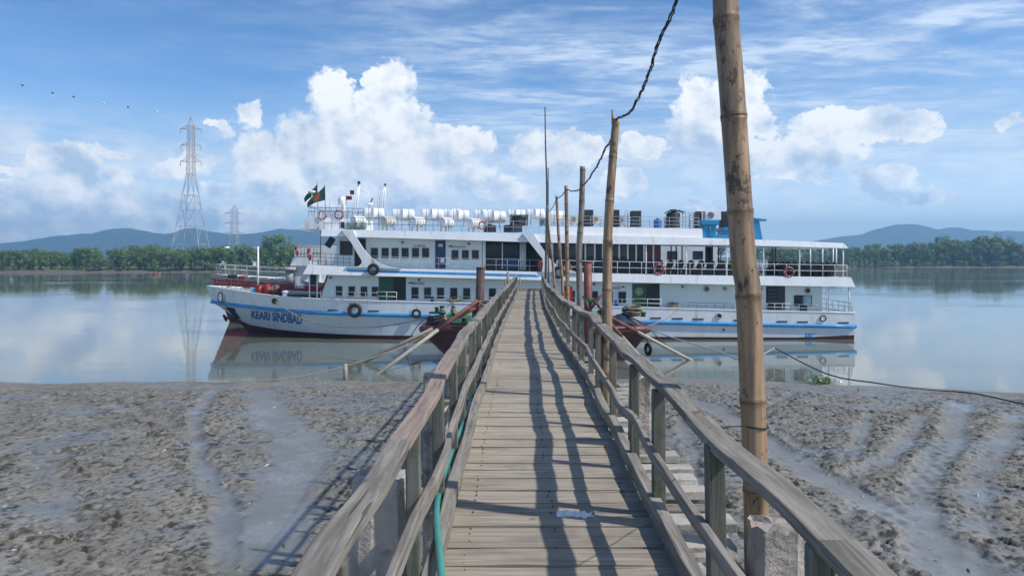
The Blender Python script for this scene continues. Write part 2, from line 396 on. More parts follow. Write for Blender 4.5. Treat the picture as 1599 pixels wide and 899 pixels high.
# ------------------------------------------------------------------ noise for terrain
def hash2(ix, iy, seed):
    h = (ix.astype(np.int64) * 374761393 + iy.astype(np.int64) * 668265263 + seed * 1442695041) & 0xFFFFFFFF
    h = ((h ^ (h >> 13)) * 1274126177) & 0xFFFFFFFF
    return ((h ^ (h >> 16)) & 0xFFFF) / 65535.0
def vnoise(x, y, seed=0):
    ix = np.floor(x); iy = np.floor(y); fx = x - ix; fy = y - iy
    fx = fx * fx * (3 - 2 * fx); fy = fy * fy * (3 - 2 * fy)
    a = hash2(ix, iy, seed); b = hash2(ix + 1, iy, seed); c = hash2(ix, iy + 1, seed); d_ = hash2(ix + 1, iy + 1, seed)
    return (a * (1 - fx) + b * fx) * (1 - fy) + (c * (1 - fx) + d_ * fx) * fy
def fbm(x, y, oct=4, seed=0, gain=.5):
    s = 0; a = 1; n = 0
    for k in range(oct):
        s = s + a * vnoise(x * 2 ** k + 17 * k, y * 2 ** k + 31 * k, seed + k); n += a; a *= gain
    return s / n
def seg_dist(X, Y, pts):
    best = np.full(X.shape, 1e9)
    for (ax, ay), (bx, by) in zip(pts, pts[1:]):
        L = (bx - ax) ** 2 + (by - ay) ** 2
        tt = np.clip(((X - ax) * (bx - ax) + (Y - ay) * (by - ay)) / L, 0, 1)
        best = np.minimum(best, np.hypot(X - ax - tt * (bx - ax), Y - ay - tt * (by - ay)))
    return best
def grid_object(name, Xs, Ys, Z, m, attrs={}):
    ny, nx = Z.shape
    XX, YY = np.meshgrid(Xs, Ys); V = np.stack([XX, YY, Z], -1).reshape(-1, 3).astype(np.float32)
    i = np.arange(ny - 1)[:, None] * nx + np.arange(nx - 1)[None, :]
    Q = np.stack([i, i + 1, i + 1 + nx, i + nx], -1).reshape(-1, 4)
    me = bpy.data.meshes.new(name); me.vertices.add(len(V)); me.vertices.foreach_set('co', V.ravel())
    me.loops.add(Q.size); me.loops.foreach_set('vertex_index', Q.ravel().astype(np.int32))
    me.polygons.add(len(Q)); me.polygons.foreach_set('loop_start', np.arange(0, Q.size, 4, dtype=np.int32))
    me.polygons.foreach_set('use_smooth', np.ones(len(Q), dtype=bool))
    for k, a in attrs.items():
        at = me.attributes.new(k, 'FLOAT', 'POINT'); at.data.foreach_set('value', a.ravel().astype(np.float32))
    me.update(calc_edges=True); me.materials.append(m)
    o = bpy.data.objects.new(name, me); COL.objects.link(o); tag(o, kind='structure'); return o
# ================================================================== ground, water, far land
def shore(x):   # Y of the near waterline
    return np.interp(x, [-2900, -60, -26, -5, 5, 9, 16, 24.5, 60, 2900], [38, 38, 38.1, 38.3, 39.0, 39.6, 37.6, 35.4, 33, 30])
xs = np.concatenate([[-2900, -900, -300, -120, -60, -40, -33], np.arange(-29, -14, .10), np.arange(-14, 15, .055), np.arange(15, 30, .10), [33, 40, 60, 120, 300, 900, 2900]])
ys = np.concatenate([[-95, -60, -30, -12, -4, 0, 3, 5.5], np.geomspace(7, 41, 520), [42, 43.5, 46, 50, 60, 90]])
XX, YY = np.meshgrid(xs, ys); dsh = shore(XX) - YY + np.where(np.abs(XX) < 31, (fbm(XX * .3, XX * 0 + 2, 4, 3) - .5) * 1.1, 0)
def track(px): return [tuple(G(x, y, .45)[:2]) for x, y in px]
tracks = [(track([(1060, 612), (1115, 630), (1150, 655), (1205, 700), (1262, 745), (1330, 790), (1400, 830), (1460, 872), (1540, 960)]), .62, .85),
          (track([(1500, 618), (1492, 650), (1484, 700), (1455, 735), (1432, 775), (1440, 850), (1450, 920)]), .55, .8),
          (track([(1440, 640), (1415, 690), (1385, 725), (1340, 755)]), .42, .7),
          (track([(1360, 640), (1345, 680), (1330, 720)]), .34, .55), (track([(1590, 640), (1560, 700), (1520, 760), (1530, 860)]), .5, .6), (track([(1240, 600), (1180, 640), (1230, 690), (1290, 720)]), .3, .5),
          (track([(1062, 650), (1080, 720), (1100, 800), (1180, 860)]), .3, .5),
          (track([(330, 598), (306, 640), (303, 690), (322, 740), (340, 790), (352, 840), (360, 920)]), .34, .7),
          (track([(400, 605), (430, 650), (470, 700), (450, 760), (430, 830), (420, 900)]), 1.0, .95),
          (track([(60, 720), (90, 790), (110, 850)]), .5, .4), (track([(180, 625), (260, 660), (300, 690)]), .35, .35)]
sm = np.zeros(XX.shape)
wob = (fbm(XX * .9, YY * .9, 3, 5) - .5) * .5
dig = np.zeros(XX.shape)
for pts, w, st in tracks:
    dd = seg_dist(XX + wob, YY + wob * .6, pts)
    k = np.clip(1.25 - dd / w, 0, 1); k = k * k * (3 - 2 * k)
    sm = np.maximum(sm, k * st); dig = np.maximum(dig, k * st * (.10 if w < .9 else .02))
    rim = np.exp(-((dd - w * 1.2) / .13) ** 2) * (.04 if w < .9 else 0); dig -= rim * fbm(XX * 2, YY * 2, 2, 9)
big = fbm(XX * .22, YY * .22, 4, 1) - .5
wet = np.clip(fbm(XX * .35 + 5, YY * .55, 4, 21) * 2.2 - .75, 0, 1)     # smooth wet areas
roughness = np.clip(1.25 - 1.25 * wet, .22, 1) * (1 - np.clip(sm * 1.15, 0, 1))
c1 = fbm(XX * 3.2, YY * 3.2, 3, 31, .6); c2 = fbm(XX * 7.5, YY * 6.5, 3, 41, .6); c3 = fbm(XX * 14, YY * 10, 2, 51)
sst = lambda v, a, b: (lambda q: q * q * (3 - 2 * q))(np.clip((v - a) / (b - a), 0, 1))
clod = np.clip(c1 - .56, 0, 1) * .22 + sst(c2, .57, .63) * .050 * np.clip((c1 - .40) * 6, 0, 1) + sst(c2, .66, .70) * .03 + sst(c3, .60, .67) * .030 * np.clip((fbm(XX * 1.1, YY * 1.1, 3, 77) - .38) * 5, 0, 1)
pit = -np.clip(fbm(XX * 6 + 9, YY * 5.2, 2, 61, .5) - .66, 0, 1) * .7
fade = np.clip((dsh - .1) / 3.5, .22, 1)
rimc = np.zeros(XX.shape)
for pts, w, st in tracks:
    if w < .9 or w > 2: dd = seg_dist(XX + wob, YY + wob * .6, pts); rimc = np.maximum(rimc, np.exp(-((dd - w * 1.7) / .28) ** 2))
foot = np.zeros(XX.shape)
fr_ = random.Random(33)
for (x0_, y0_), (x1_, y1_) in (((-8.5, 11), (-11, 30)), ((-14, 16), (-3.5, 33)), ((6.5, 12), (15, 27)), ((11, 14), (9, 31)), ((4.2, 20), (19, 24))):
    L_ = math.hypot(x1_ - x0_, y1_ - y0_); n_ = int(L_ / .42); nx_, ny_ = -(y1_ - y0_) / L_, (x1_ - x0_) / L_
    for i in range(n_):
        s_ = (.13 if i % 2 else -.13) + fr_.uniform(-.05, .05) + .5 * math.sin(i * .16); fx, fy = x0_ + (x1_ - x0_) * i / n_ + nx_ * s_, y0_ + (y1_ - y0_) * i / n_ + ny_ * s_
        a_, b_i = np.searchsorted(xs, [fx - .4, fx + .4]); c_, d_i = np.searchsorted(ys, [fy - .4, fy + .4]); sl = (slice(c_, d_i), slice(a_, b_i)); r2 = ((XX[sl] - fx) / .11) ** 2 + ((YY[sl] - fy) / .15) ** 2
        foot[sl] += -.055 * np.exp(-r2) + .014 * np.exp(-(np.sqrt(r2) - 1.8) ** 2 * 4)
base = np.where(dsh > 0, .035 * np.minimum(dsh, 45) + .006, np.maximum(dsh * .14, -2.2))
dark = np.clip(sst(-foot, .030, .050) * .7 + rimc * sst(c2, .60, .66) * .8 + sst(fbm(XX * 6 + 9, YY * 5.2, 2, 61, .5), .625, .675) * np.clip((c1 - .36) * 5, 0, 1) + sst(fbm(XX * 13 + 3, YY * 9, 2, 66, .5), .67, .72) * .8, 0, 1) * (1 - np.clip(sm * 1.15, 0, 1)) * fade
Z = base + big * .16 * fade + foot * fade + rimc * sst(c1, .46, .58) * .036 * fade * (1 - np.clip(sm * 1.5, 0, 1)) + (clod * .58 + pit * 1.15) * roughness * fade - dig * fade + .006 * (c2 - .5)
Z = np.where(np.abs(XX) > 31, np.where(dsh > 0, base + .1 * big, base), Z)
# mud wetness: wet areas, smooth tracks and pits up, clods down
wetness = np.clip(.18 + .72 * wet + sm * .55 - clod * 6 * roughness + np.clip(-pit * 12, 0, .5), 0, 1)
m = bpy.data.materials.new('tidal_mud'); m.use_nodes = True
t = NT(m.node_tree); b = t.n['Principled BSDF']
wa_ = t.new('ShaderNodeAttribute', attribute_name='wet').outputs['Fac']
cc = t.coord(); n1 = t.noise(cc, .8, 7, .65); n2 = t.noise(t.scalev(cc, (1, .8, 1)), 9., 6, .7); n3 = t.noise(cc, 38., 4, .6)
wv = t.m('ADD', wa_, t.m('MULTIPLY', t.m('SUBTRACT', n2, .5), .75))
dry = t.mix(t.ramp(n1, .35, .68), (.160, .150, .128), (.232, .217, .184))
dry = t.mix(t.ramp(n2, .50, .64, 0., .8), dry, (.065, .060, .048))
dry = t.mix(t.ramp(n3, .60, .72, 0., .5), dry, (.36, .34, .29))
dry = t.mix(t.ramp(t.noise(cc, .35, 4, .6), .58, .70, 0., .45), dry, (.13, .14, .075))
weti = t.mix(t.ramp(n1, .3, .7), (.155, .155, .148), (.20, .198, .185))
dkc = t.new('ShaderNodeAttribute', attribute_name='dark').outputs['Fac']
t.put(b.inputs['Base Color'], t.mix(t.m('MULTIPLY', dkc, .85), t.mix(t.ramp(wv, .25, .75), dry, weti), (.030, .029, .027)))
ro = t.ramp(wv, .2, .9, .8, .40)
pool = t.m('MULTIPLY', t.ramp(wv, .92, 1.06), t.ramp(n1, .45, .55))
t.put(b.inputs['Roughness'], t.m('MULTIPLY', ro, t.m('SUBTRACT', 1., t.m('MULTIPLY', pool, .8))))
t.put(b.inputs['Specular IOR Level'], t.m('MULTIPLY_ADD', dkc, -.5, .5))
bp = t.new('ShaderNodeBump'); bp.inputs['Distance'].default_value = .04
hgt = t.m('MULTIPLY', t.m('ADD', t.m('MULTIPLY', n2, 1.), t.m('MULTIPLY', n3, .35)), t.ramp(wv, .3, .9, 1., .12))
t.put(bp.inputs['Height'], hgt); t.l.new(bp.outputs[0], b.inputs['Normal'])
grid_object('mud_flat', xs, ys, Z, m, {'wet': wetness, 'dark': dark})
lit = MB() ; rl = random.Random(21)
for i in range(900):
    y_ = 9 * (38 / 9) ** rl.random(); x_ = rl.uniform(-.85, .85) * y_; 
    if abs(x_ - .3) < 1.6 or y_ > float(shore(x_)) - .5: continue
    j_ = int(np.searchsorted(ys, y_)); i_ = int(np.searchsorted(xs, x_)); z_ = float(Z[min(j_, len(ys) - 1), min(i_, len(xs) - 1)])
    s_ = rl.uniform(.008, .03) * (1 if rl.random() < .8 else 2); a_ = rl.uniform(0, 3.14); e_ = Vector((math.cos(a_), math.sin(a_), rl.uniform(-.2, .4))) * s_ * rl.uniform(1, 3); n_ = Vector((-math.sin(a_), math.cos(a_), rl.uniform(0, .5))) * s_ * .5; c_ = Vector((x_, y_, z_ + .012))
    lit.add([c_ - e_ - n_, c_ + e_ - n_ * .6, c_ + e_ * .8 + n_, c_ - e_ * .7 + n_, c_ + Vector((0, 0, s_ * .6))], [(3, 2, 1, 0), (0, 1, 4), (1, 2, 4), (2, 3, 4), (3, 0, 4)], rl.random())
mat_l = bpy.data.materials.new('shell_and_twig_litter'); mat_l.use_nodes = True; t = NT(mat_l.node_tree); b = t.n['Principled BSDF']
t.put(b.inputs['Base Color'], t.mix(t.ramp(t.new('ShaderNodeAttribute', attribute_name='rnd').outputs['Fac'], .35, .75), (.05, .042, .034), (.42, .40, .36)))
tag(lit.build('mud_litter', mat_l, origin=(0, 20, 0)), 'scattered shell chips and twigs lying on the tidal mud', 'litter', kind='stuff')
mud_z = lambda x, y: float(np.interp(float(shore(x)) - y, [-10, 0, 45], [-1.4, 0, 1.58]))

# water
m = bpy.data.materials.new('river_water'); m.use_nodes = True
t = NT(m.node_tree); b = t.n['Principled BSDF']
cc = t.coord(); geo = t.sep(t.new('ShaderNodeNewGeometry').outputs['Position'])
far = t.ramp(geo[1], 60, 300)
patch = t.noise(t.scalev(cc, (.5, 1.6, 1)), .028, 4, .55)
t.put(b.inputs['Base Color'], t.mix(t.noise(cc, .03, 3), (.115, .130, .098), (.150, .160, .125)))
t.put(b.inputs['Roughness'], t.m('ADD', .015, t.m('ADD', t.m('MULTIPLY', far, .05), t.ramp(patch, .5, .68, 0., .05))))
b.inputs['IOR'].default_value = 1.6; b.inputs['Specular IOR Level'].default_value = .7
bp = t.new('ShaderNodeBump'); bp.inputs['Distance'].default_value = 1.
r1 = t.noise(t.scalev(cc, (.55, 1.5, 1)), 1.5, 5, .55); r2 = t.noise(t.scalev(cc, (.35, 1.2, 1)), .28, 3, .5)
amp = t.m('ADD', .0022, t.ramp(patch, .48, .66, 0., .010))
t.put(bp.inputs['Height'], t.m('ADD', t.m('MULTIPLY', r1, amp), t.m('MULTIPLY', r2, .007)))
t.l.new(bp.outputs[0], b.inputs['Normal'])
grid_object('river_water', np.array([-2900., -600, 0, 600, 2900]), np.array([20., 60, 200, 700]), np.zeros((4, 5)), m)

# far bank: low muddy edge, land behind, hills
def farshore(x):
    px = 799.5 + F * x / 330.
    return np.interp(px, [-3000, -100, 150, 330, 480, 800, 1250, 1400, 1500, 1600, 4000], [285, 285, 292, 300, 310, 345, 400, 425, 432, 428, 430])
xs2 = np.concatenate([np.linspace(-2900, -420, 24), np.arange(-410, 560, 3.), np.linspace(570, 2900, 24)])
ys2 = np.concatenate([[225, 255], np.arange(262, 470, 1.5), np.array([475, 490, 520, 600, 800, 1200, 2000, 2600, 3300, 3700])])
X2, Y2 = np.meshgrid(xs2, ys2)
wig = (fbm(X2 * .02, Y2 * 0, 4, 71) - .5) * 14
d2 = Y2 - farshore(X2) - wig
Z2 = np.where(d2 < 0, np.maximum(d2 * .1, -3), np.minimum(d2 * .13, 1.3) + np.clip(d2 - 14, 0, 30) * .03) + np.where(d2 > 0, (fbm(X2 * .25, Y2 * .25, 4, 81) - .45) * .7 * np.clip(d2 / 6, 0, 1), 0)
m = bpy.data.materials.new('far_bank_ground'); m.use_nodes = True
t = NT(m.node_tree); b = t.n['Principled BSDF']; cc = t.coord()
z_ = t.sep(t.new('ShaderNodeNewGeometry').outputs['Position'])[2]
mudc = t.mix(t.noise(cc, .3, 6, .6), (.085, .070, .052), (.155, .13, .10))
grs = t.mix(t.noise(cc, .15, 6, .65), (.06, .10, .03), (.13, .15, .06))
t.put(b.inputs['Base Color'], t.mix(t.ramp(t.m('ADD', z_, t.m('MULTIPLY', t.noise(cc, .12, 5), 1.2)), 1.5, 2.2), mudc, grs)); b.inputs['Roughness'].default_value = .9
grid_object('far_bank', xs2, ys2, Z2, m)

m = bpy.data.materials.new('forested_hill'); m.use_nodes = True
t = NT(m.node_tree); b = t.n['Principled BSDF']; cc = t.coord()
t.put(b.inputs['Base Color'], t.mix(t.noise(cc, .012, 8, .7), (.018, .035, .022), (.045, .07, .04))); b.inputs['Roughness'].default_value = .95
YH = 3000.
def hills(name, prof, yc):
    px = np.arange(prof[0][0], prof[-1][0], 4.)
    hx = (px - 799.5) / F * yc
    top = np.array([lerp(prof, p) for p in px]); hz = EYE + (400 - top) / F * yc
    hz = hz + (fbm(px * .06, px * 0, 5, 91) - .5) * 10
    ys_ = np.linspace(-1, 1, 25)
    s_ = np.cos(ys_ * math.pi / 2) ** 1.1
    XH, SS = np.meshgrid(hx, s_); HH = np.meshgrid(hz, s_)[0]; YG = np.meshgrid(hx, yc + ys_ * 420)[1]
    rg = fbm(XH * .012 + SS, YG * .012, 5, 95)
    Zh = HH * SS * np.clip(1 - (1 - SS) * (rg - .3) * 1.3, .2, 1) + 1.0
    grid_object(name, hx, yc + ys_ * 420, Zh, m)
hills('hills', [(-330, 396), (-120, 388), (0, 382), (30, 379), (60, 375), (100, 369), (120, 367), (150, 365), (180, 358), (200, 357), (230, 362), (260, 366), (275, 364), (300, 357), (325, 362), (360, 365), (385, 366), (420, 362), (440, 358), (470, 360), (500, 361), (560, 370), (640, 385), (720, 399)], YH)
hills('hills', [(1180, 399), (1240, 386), (1282, 375), (1300, 372), (1325, 368), (1350, 366), (1370, 359), (1385, 355), (1400, 352), (1418, 351), (1432, 352), (1445, 357), (1458, 361), (1475, 358), (1487, 356), (1505, 360), (1535, 361), (1556, 363), (1566, 361), (1585, 361), (1599, 369), (1700, 372), (1900, 398)], YH + 100)

# haze
b_ = MB(); b_.box(-2950, 2950, -100, 3720, -4.5, 175)
hz = b_.build('haze', 'white', origin=(0, 0, -4.5)); hm = bpy.data.materials.new('air'); hm.use_nodes = True
hm.node_tree.nodes.clear(); t = NT(hm.node_tree)
pv = t.new('ShaderNodeVolumePrincipled'); pv.inputs['Color'].default_value = (.36, .68, 1, 1); pv.inputs['Density'].default_value = HAZE = .00044; pv.inputs['Anisotropy'].default_value = .2
oo = t.new('ShaderNodeOutputMaterial'); t.l.new(pv.outputs[0], oo.inputs['Volume']); hz.data.materials.clear(); hz.data.materials.append(hm); tag(hz, kind='stuff')

# ------------------------------------------------------------------ mangrove trees on the far bank
def make_tree(name, seed, H, Wd, nl):
    rr = random.Random(seed)
    root = thing(name, (0, 0, 0), 'x', 'tree')
    tr = MB(); crown = MB(); clumps = []
    for k in range(rr.randint(2, 4)):
        a = rr.uniform(0, 6.28); p0 = Vector((math.cos(a) * .35, math.sin(a) * .35, -.6)); p1 = Vector((math.cos(a) * Wd * .12, math.sin(a) * Wd * .12, H * .35))
        for j in range(3):
            a2 = a + rr.uniform(-1.1, 1.1); p2 = Vector((math.cos(a2) * Wd * rr.uniform(.12, .36), math.sin(a2) * Wd * rr.uniform(.12, .36), H * rr.uniform(.55, .85)))
            tr.tube([p0, p1, (p1 + p2) / 2 + Vector((0, 0, .3)), p2], [.2, .15, .09, .04], 5)
            clumps.append((p2, Wd * rr.uniform(.15, .23), H * rr.uniform(.10, .15)))
    for k in range(24):
        a = rr.uniform(0, 6.28); q = math.sqrt(rr.random()) * Wd * .42; z = H * (rr.uniform(.14, .9) - .12 * (q / (Wd * .42)) ** 2)
        clumps.append((Vector((math.cos(a) * q, math.sin(a) * q, z)), Wd * rr.uniform(.09, .20), H * rr.uniform(.06, .13)))
    for i in range(nl):
        c, rx, rz = rr.choice(clumps)
        u = Vector((rr.gauss(0, 1), rr.gauss(0, 1), rr.gauss(0, 1))).normalized() * (rr.random() ** .4)
        p = c + Vector((u.x * rx, u.y * rx, u.z * rz))
        nrm = (u + Vector((rr.gauss(0, .5), rr.gauss(0, .5), rr.gauss(0, .5) + .5))).normalized()
        a = nrm.orthogonal().normalized(); b2 = nrm.cross(a); ro = rr.uniform(0, 6.28); a, b2 = a * math.cos(ro) + b2 * math.sin(ro), b2 * math.cos(ro) - a * math.sin(ro)
        s_ = rr.uniform(.13, .30)
        crown.add([p - a * s_, p - b2 * s_ * .6, p + a * s_, p + b2 * s_ * .6], [(0, 1, 2, 3)])
    tr.build('trunk', 'trunk', root); crown.build('crown', 'leaf', root)
    return root
protos = [make_tree('mangrove_tree', 100 + i, 10, [8.5, 10, 7.5, 9.5, 8][i], 3600) for i in range(5)]
used = [False] * 5
topl = [(-200, 385), (0, 391), (60, 387), (100, 393), (130, 385), (170, 389), (200, 382), (235, 379), (260, 385), (290, 384), (340, 382), (400, 381), (440, 380), (500, 380), (560, 378), (700, 380), (1200, 381), (1280, 384), (1340, 379), (1400, 378), (1450, 377), (1470, 368), (1490, 371), (1520, 377), (1540, 366), (1560, 371), (1599, 374), (1800, 372)]
rt = random.Random(5)
def put_tree(px, back, top, wide, label, group, k=None):
    global used
    k = rt.randrange(5) if k is None else k
    Yb = float(farshore((px - 799.5) / F * 330.)) + back
    x = (px - 799.5) / F * Yb; zb = 1.0
    H = EYE + (400 - top) / F * Yb - zb
    loc = (x, Yb, zb); sc = (H / 10 * wide, H / 10 * wide, H / 9.3)
    if not used[k]:
        r_ = protos[k]; used[k] = True; r_.location = loc; r_.scale = sc; r_.rotation_euler = (0, 0, rt.uniform(0, 6)); tag(r_, label, 'tree', group)
    else: dup(protos[k], loc, (0, 0, rt.uniform(0, 6)), sc, label, group)
px = -60.
while px < 560:
    gap = 150 < px < 175
    put_tree(px, rt.uniform(5, 11), lerp(topl, px) + rt.uniform(0, 8) + (10 if gap else 0), rt.uniform(1., 1.35), 'rounded green mangrove tree at the water side of the far left bank', 'mangroves along the far left bank'); px += rt.uniform(13, 21)
px = -70.
while px < 560:
    put_tree(px, rt.uniform(24, 40), lerp(topl, px) + rt.uniform(-2, 4), rt.uniform(1., 1.3), 'mangrove tree behind the front row on the far left bank, only its crown top showing', 'back row of mangroves on the far left bank'); px += rt.uniform(16, 24)
put_tree(434, 9, 366, 1.0, 'tallest broad mangrove tree on the left bank, just left of the ferry wheelhouse', None, 1)
put_tree(130, 9, 386, .8, 'small mangrove tree standing beside the grassy gap on the left bank', None, 2)
px = 600.
while px < 1210:
    put_tree(px, rt.uniform(5, 11), lerp(topl, px) + rt.uniform(0, 6), rt.uniform(1.1, 1.4), 'mangrove tree on the far bank hidden mostly behind the ferry', 'mangroves behind the ferry'); px += rt.uniform(24, 34)
px = 1212.
while px < 1680:
    put_tree(px, rt.uniform(5, 10), lerp(topl, px) + rt.uniform(2, 12), rt.uniform(.95, 1.3), 'dense green mangrove tree at the water side of the far right bank', 'mangroves along the far right bank'); px += rt.uniform(13, 19)
px = 1205.
while px < 1690:
    put_tree(px, rt.uniform(26, 45), lerp(topl, px) + rt.uniform(-2, 5), rt.uniform(.9, 1.2), 'mangrove tree behind the front row on the far right bank, only its crown top showing', 'back row of mangroves on the far right bank'); px += rt.uniform(15, 22)
put_tree(1474, 9, 366, .8, 'taller mangrove tree with a tufted top on the right bank', None, 3)
put_tree(1540, 9, 365, 1.0, 'tall broad mangrove tree near the right edge of the picture', None, 0)
ORD = 'first second third fourth fifth sixth seventh eighth ninth tenth eleventh twelfth thirteenth fourteenth fifteenth sixteenth seventeenth eighteenth nineteenth twentieth'.split()
pxof = lambda o_: 799.5 + F * o_.location.x / o_.location.y
fl = sorted([o_ for o_ in COL.objects if o_.get('group') == 'mangroves along the far left bank'], key=pxof)
L_ = [o_ for o_ in fl if pxof(o_) < 298][::-1]; R_ = [o_ for o_ in fl if pxof(o_) >= 298]
for i, o_ in enumerate(L_[:20]): o_['label'] = ORD[i] + ' waterside mangrove to the left of the tall pylon on the left bank'
for i, o_ in enumerate(R_[:20]): o_['label'] = ORD[i] + ' waterside mangrove to the right of the tall pylon on the left bank'
fr = sorted([o_ for o_ in COL.objects if o_.get('group') == 'mangroves along the far right bank'], key=pxof)
A_ = [o_ for o_ in fr if pxof(o_) < 1330][::-1]; B_ = [o_ for o_ in fr if pxof(o_) >= 1330]
for i, o_ in enumerate(A_[:20]): o_['label'] = ORD[i] + ' waterside mangrove leftward from the ferry stern, seen through its aft deck'
for i, o_ in enumerate(B_[:20]): o_['label'] = ORD[i] + ' waterside mangrove to the right of the ferry stern on the right bank'
# scattered roots and bushes at the mud edge of the bank
def bush(px, back, s, label):
    rr = random.Random(int(px * 7)); Yb = float(farshore((px - 799.5) / F * 330.)) + back; c = Vector(((px - 799.5) / F * Yb, Yb, .6)); b2 = MB()
    for i in range(160):
        u = Vector((rr.gauss(0, .6), rr.gauss(0, .6), abs(rr.gauss(0, .5)))) * s; p = c + u
        a = Vector((rr.gauss(0, 1), rr.gauss(0, 1), rr.gauss(0, 1))).normalized(); e = a.orthogonal().normalized(); q = .22
        b2.add([p - a * q, p - e * q * .6, p + a * q, p + e * q * .6], [(0, 1, 2, 3)])
    tag(b2.build('low_bush', 'leaf'), label, 'bush', 'low bushes at the foot of the far bank')
for i in range(26):
    px = rt.choice([rt.uniform(-10, 480), rt.uniform(1300, 1610)]); bush(px, rt.uniform(4, 9), rt.uniform(.8, 1.8), 'low green bush at the foot of the mangroves on the far bank')

# ------------------------------------------------------------------ pylons
def pylon(px, ytop, ybase, Y, wbase, wtop, arms, label, waist=.55, bandred=True, bar=.34):
    base = P(px, ybase, Y); H = EYE + (400 - ytop) / F * Y - 1.; cx = base.x
    root = thing('transmission_pylon', (cx, Y, 1), label, 'pylon')
    def half(z):   # half width at height fraction
        return (wbase + (wtop * 1.25 - wbase) * (z / waist) ** .92) / 2 if z < waist else (wtop * (1.25 - .35 * (z - waist) / (1 - waist))) / 2
    def ring(z): h = half(z); return [Vector((cx + sx * h, Y + sy * h, 1 + z * H)) for sx, sy in ((-1, -1), (1, -1), (1, 1), (-1, 1))]
    lv = [0, .13, .25, .36, .46, waist] + [waist + (.93 - waist) * k / 8 for k in range(1, 9)]
    low = MB(); up = MB()
    for i, (a, b2) in enumerate(zip(lv, lv[1:])):
        tgt = low if a < waist - .08 else up; r0 = ring(a); r1 = ring(b2); w = bar if a < waist else bar * .7
        for k in range(4):
            tgt.bar(r0[k], r1[k], w, w); k2 = (k + 1) % 4
            m0 = (r0[k] + r0[k2]) / 2; m1 = (r1[k] + r1[k2]) / 2
            if a < waist:
                tgt.bar(r0[k], m1, w * .6, w * .6); tgt.bar(r0[k2], m1, w * .6, w * .6); tgt.bar(r1[k], r1[k2], w * .6, w * .6)
                tgt.bar((r0[k] + r1[k]) / 2, (r0[k] + m1) / 2, w * .45, w * .45); tgt.bar((r0[k2] + r1[k2]) / 2, (r0[k2] + m1) / 2, w * .45, w * .45)
            else:
                tgt.bar(r0[k], r1[k2], w * .6, w * .6); tgt.bar(r0[k2], r1[k], w * .6, w * .6); tgt.bar(r1[k], r1[k2], w * .5, w * .5)
    tp = Vector((cx, Y, 1 + H))
    for q in ring(.93): up.bar(q, tp, bar * .7, bar * .7)
    low.build('lower_lattice', 'gal', root); up.build('upper_lattice', 'redwhite' if bandred else 'gal', root)
    for z, L in arms:
        h = half(z); zz = 1 + z * H
        for s_ in (-1, 1):
            a = MB(); e = Vector((cx + s_ * L, Y, zz))
            for sy in (-1, 1):
                a.bar((cx + s_ * h, Y + sy * h, zz), e, bar * .6, bar * .6); a.bar((cx + s_ * h, Y + sy * h, zz + H * .022), e, bar * .5, bar * .5)
            a.bar(e, e - Vector((0, 0, H * .03)), bar * .8, bar * .8)
            a.build('cross_arm', 'redwhite' if bandred else 'gal', root)
    return root
pylon(298, 181, 392, 600, 25.5, 4.2, [(.91, 8.5), (.80, 8), (.69, 8.5)], 'tall red and white lattice transmission pylon on the left bank', .60, True, .42)
pylon(366, 321, 392, 950, 12, 6.8, [(.86, 12), (.68, 12), (.50, 12)], 'small grey lattice transmission pylon to the right of the tall one', .4, False, .5)
# aviation marker balls on a line leaving the tall pylon towards the left
wp = [P(297, 195, 600), P(245, 174, 470), P(200, 167, 400), P(162, 161, 350), P(115, 151, 305), P(82, 145, 275), P(35, 133, 245), P(-120, 95, 170)]
w_ = MB(); w_.tube(wp, .012, 4); tag(w_.build('power_line', 'cable'), 'thin overhead power line leaving the tall pylon towards the upper left', 'power line')
for i, (q, c) in enumerate(zip(wp[1:7], ['white_clean', 'rust', 'white_clean', 'rust', 'navy', 'dred'])):
    rad = q.y * 1.6 / F
    bb = MB(); bb.ball(q - Vector((0, 0, rad * .2)), rad, nu=12, nv=8)
    for zc in (-.2,): bb.torus(q - Vector((0, 0, rad * .2)), (0, 0, 1), rad, rad * .08, 14, 5)
    tag(bb.build('marker_ball', c), ['white marker ball on the power line nearest the tall pylon', 'reddish marker ball, second from the pylon on the power line', 'white marker ball, third from the pylon on the power line',
        'small reddish marker ball, fourth from the pylon on the power line', 'dark blue marker ball, second from the left end of the row in the sky', 'dark red marker ball, leftmost in the sky'][i], 'marker ball', 'marker balls strung on the power line')
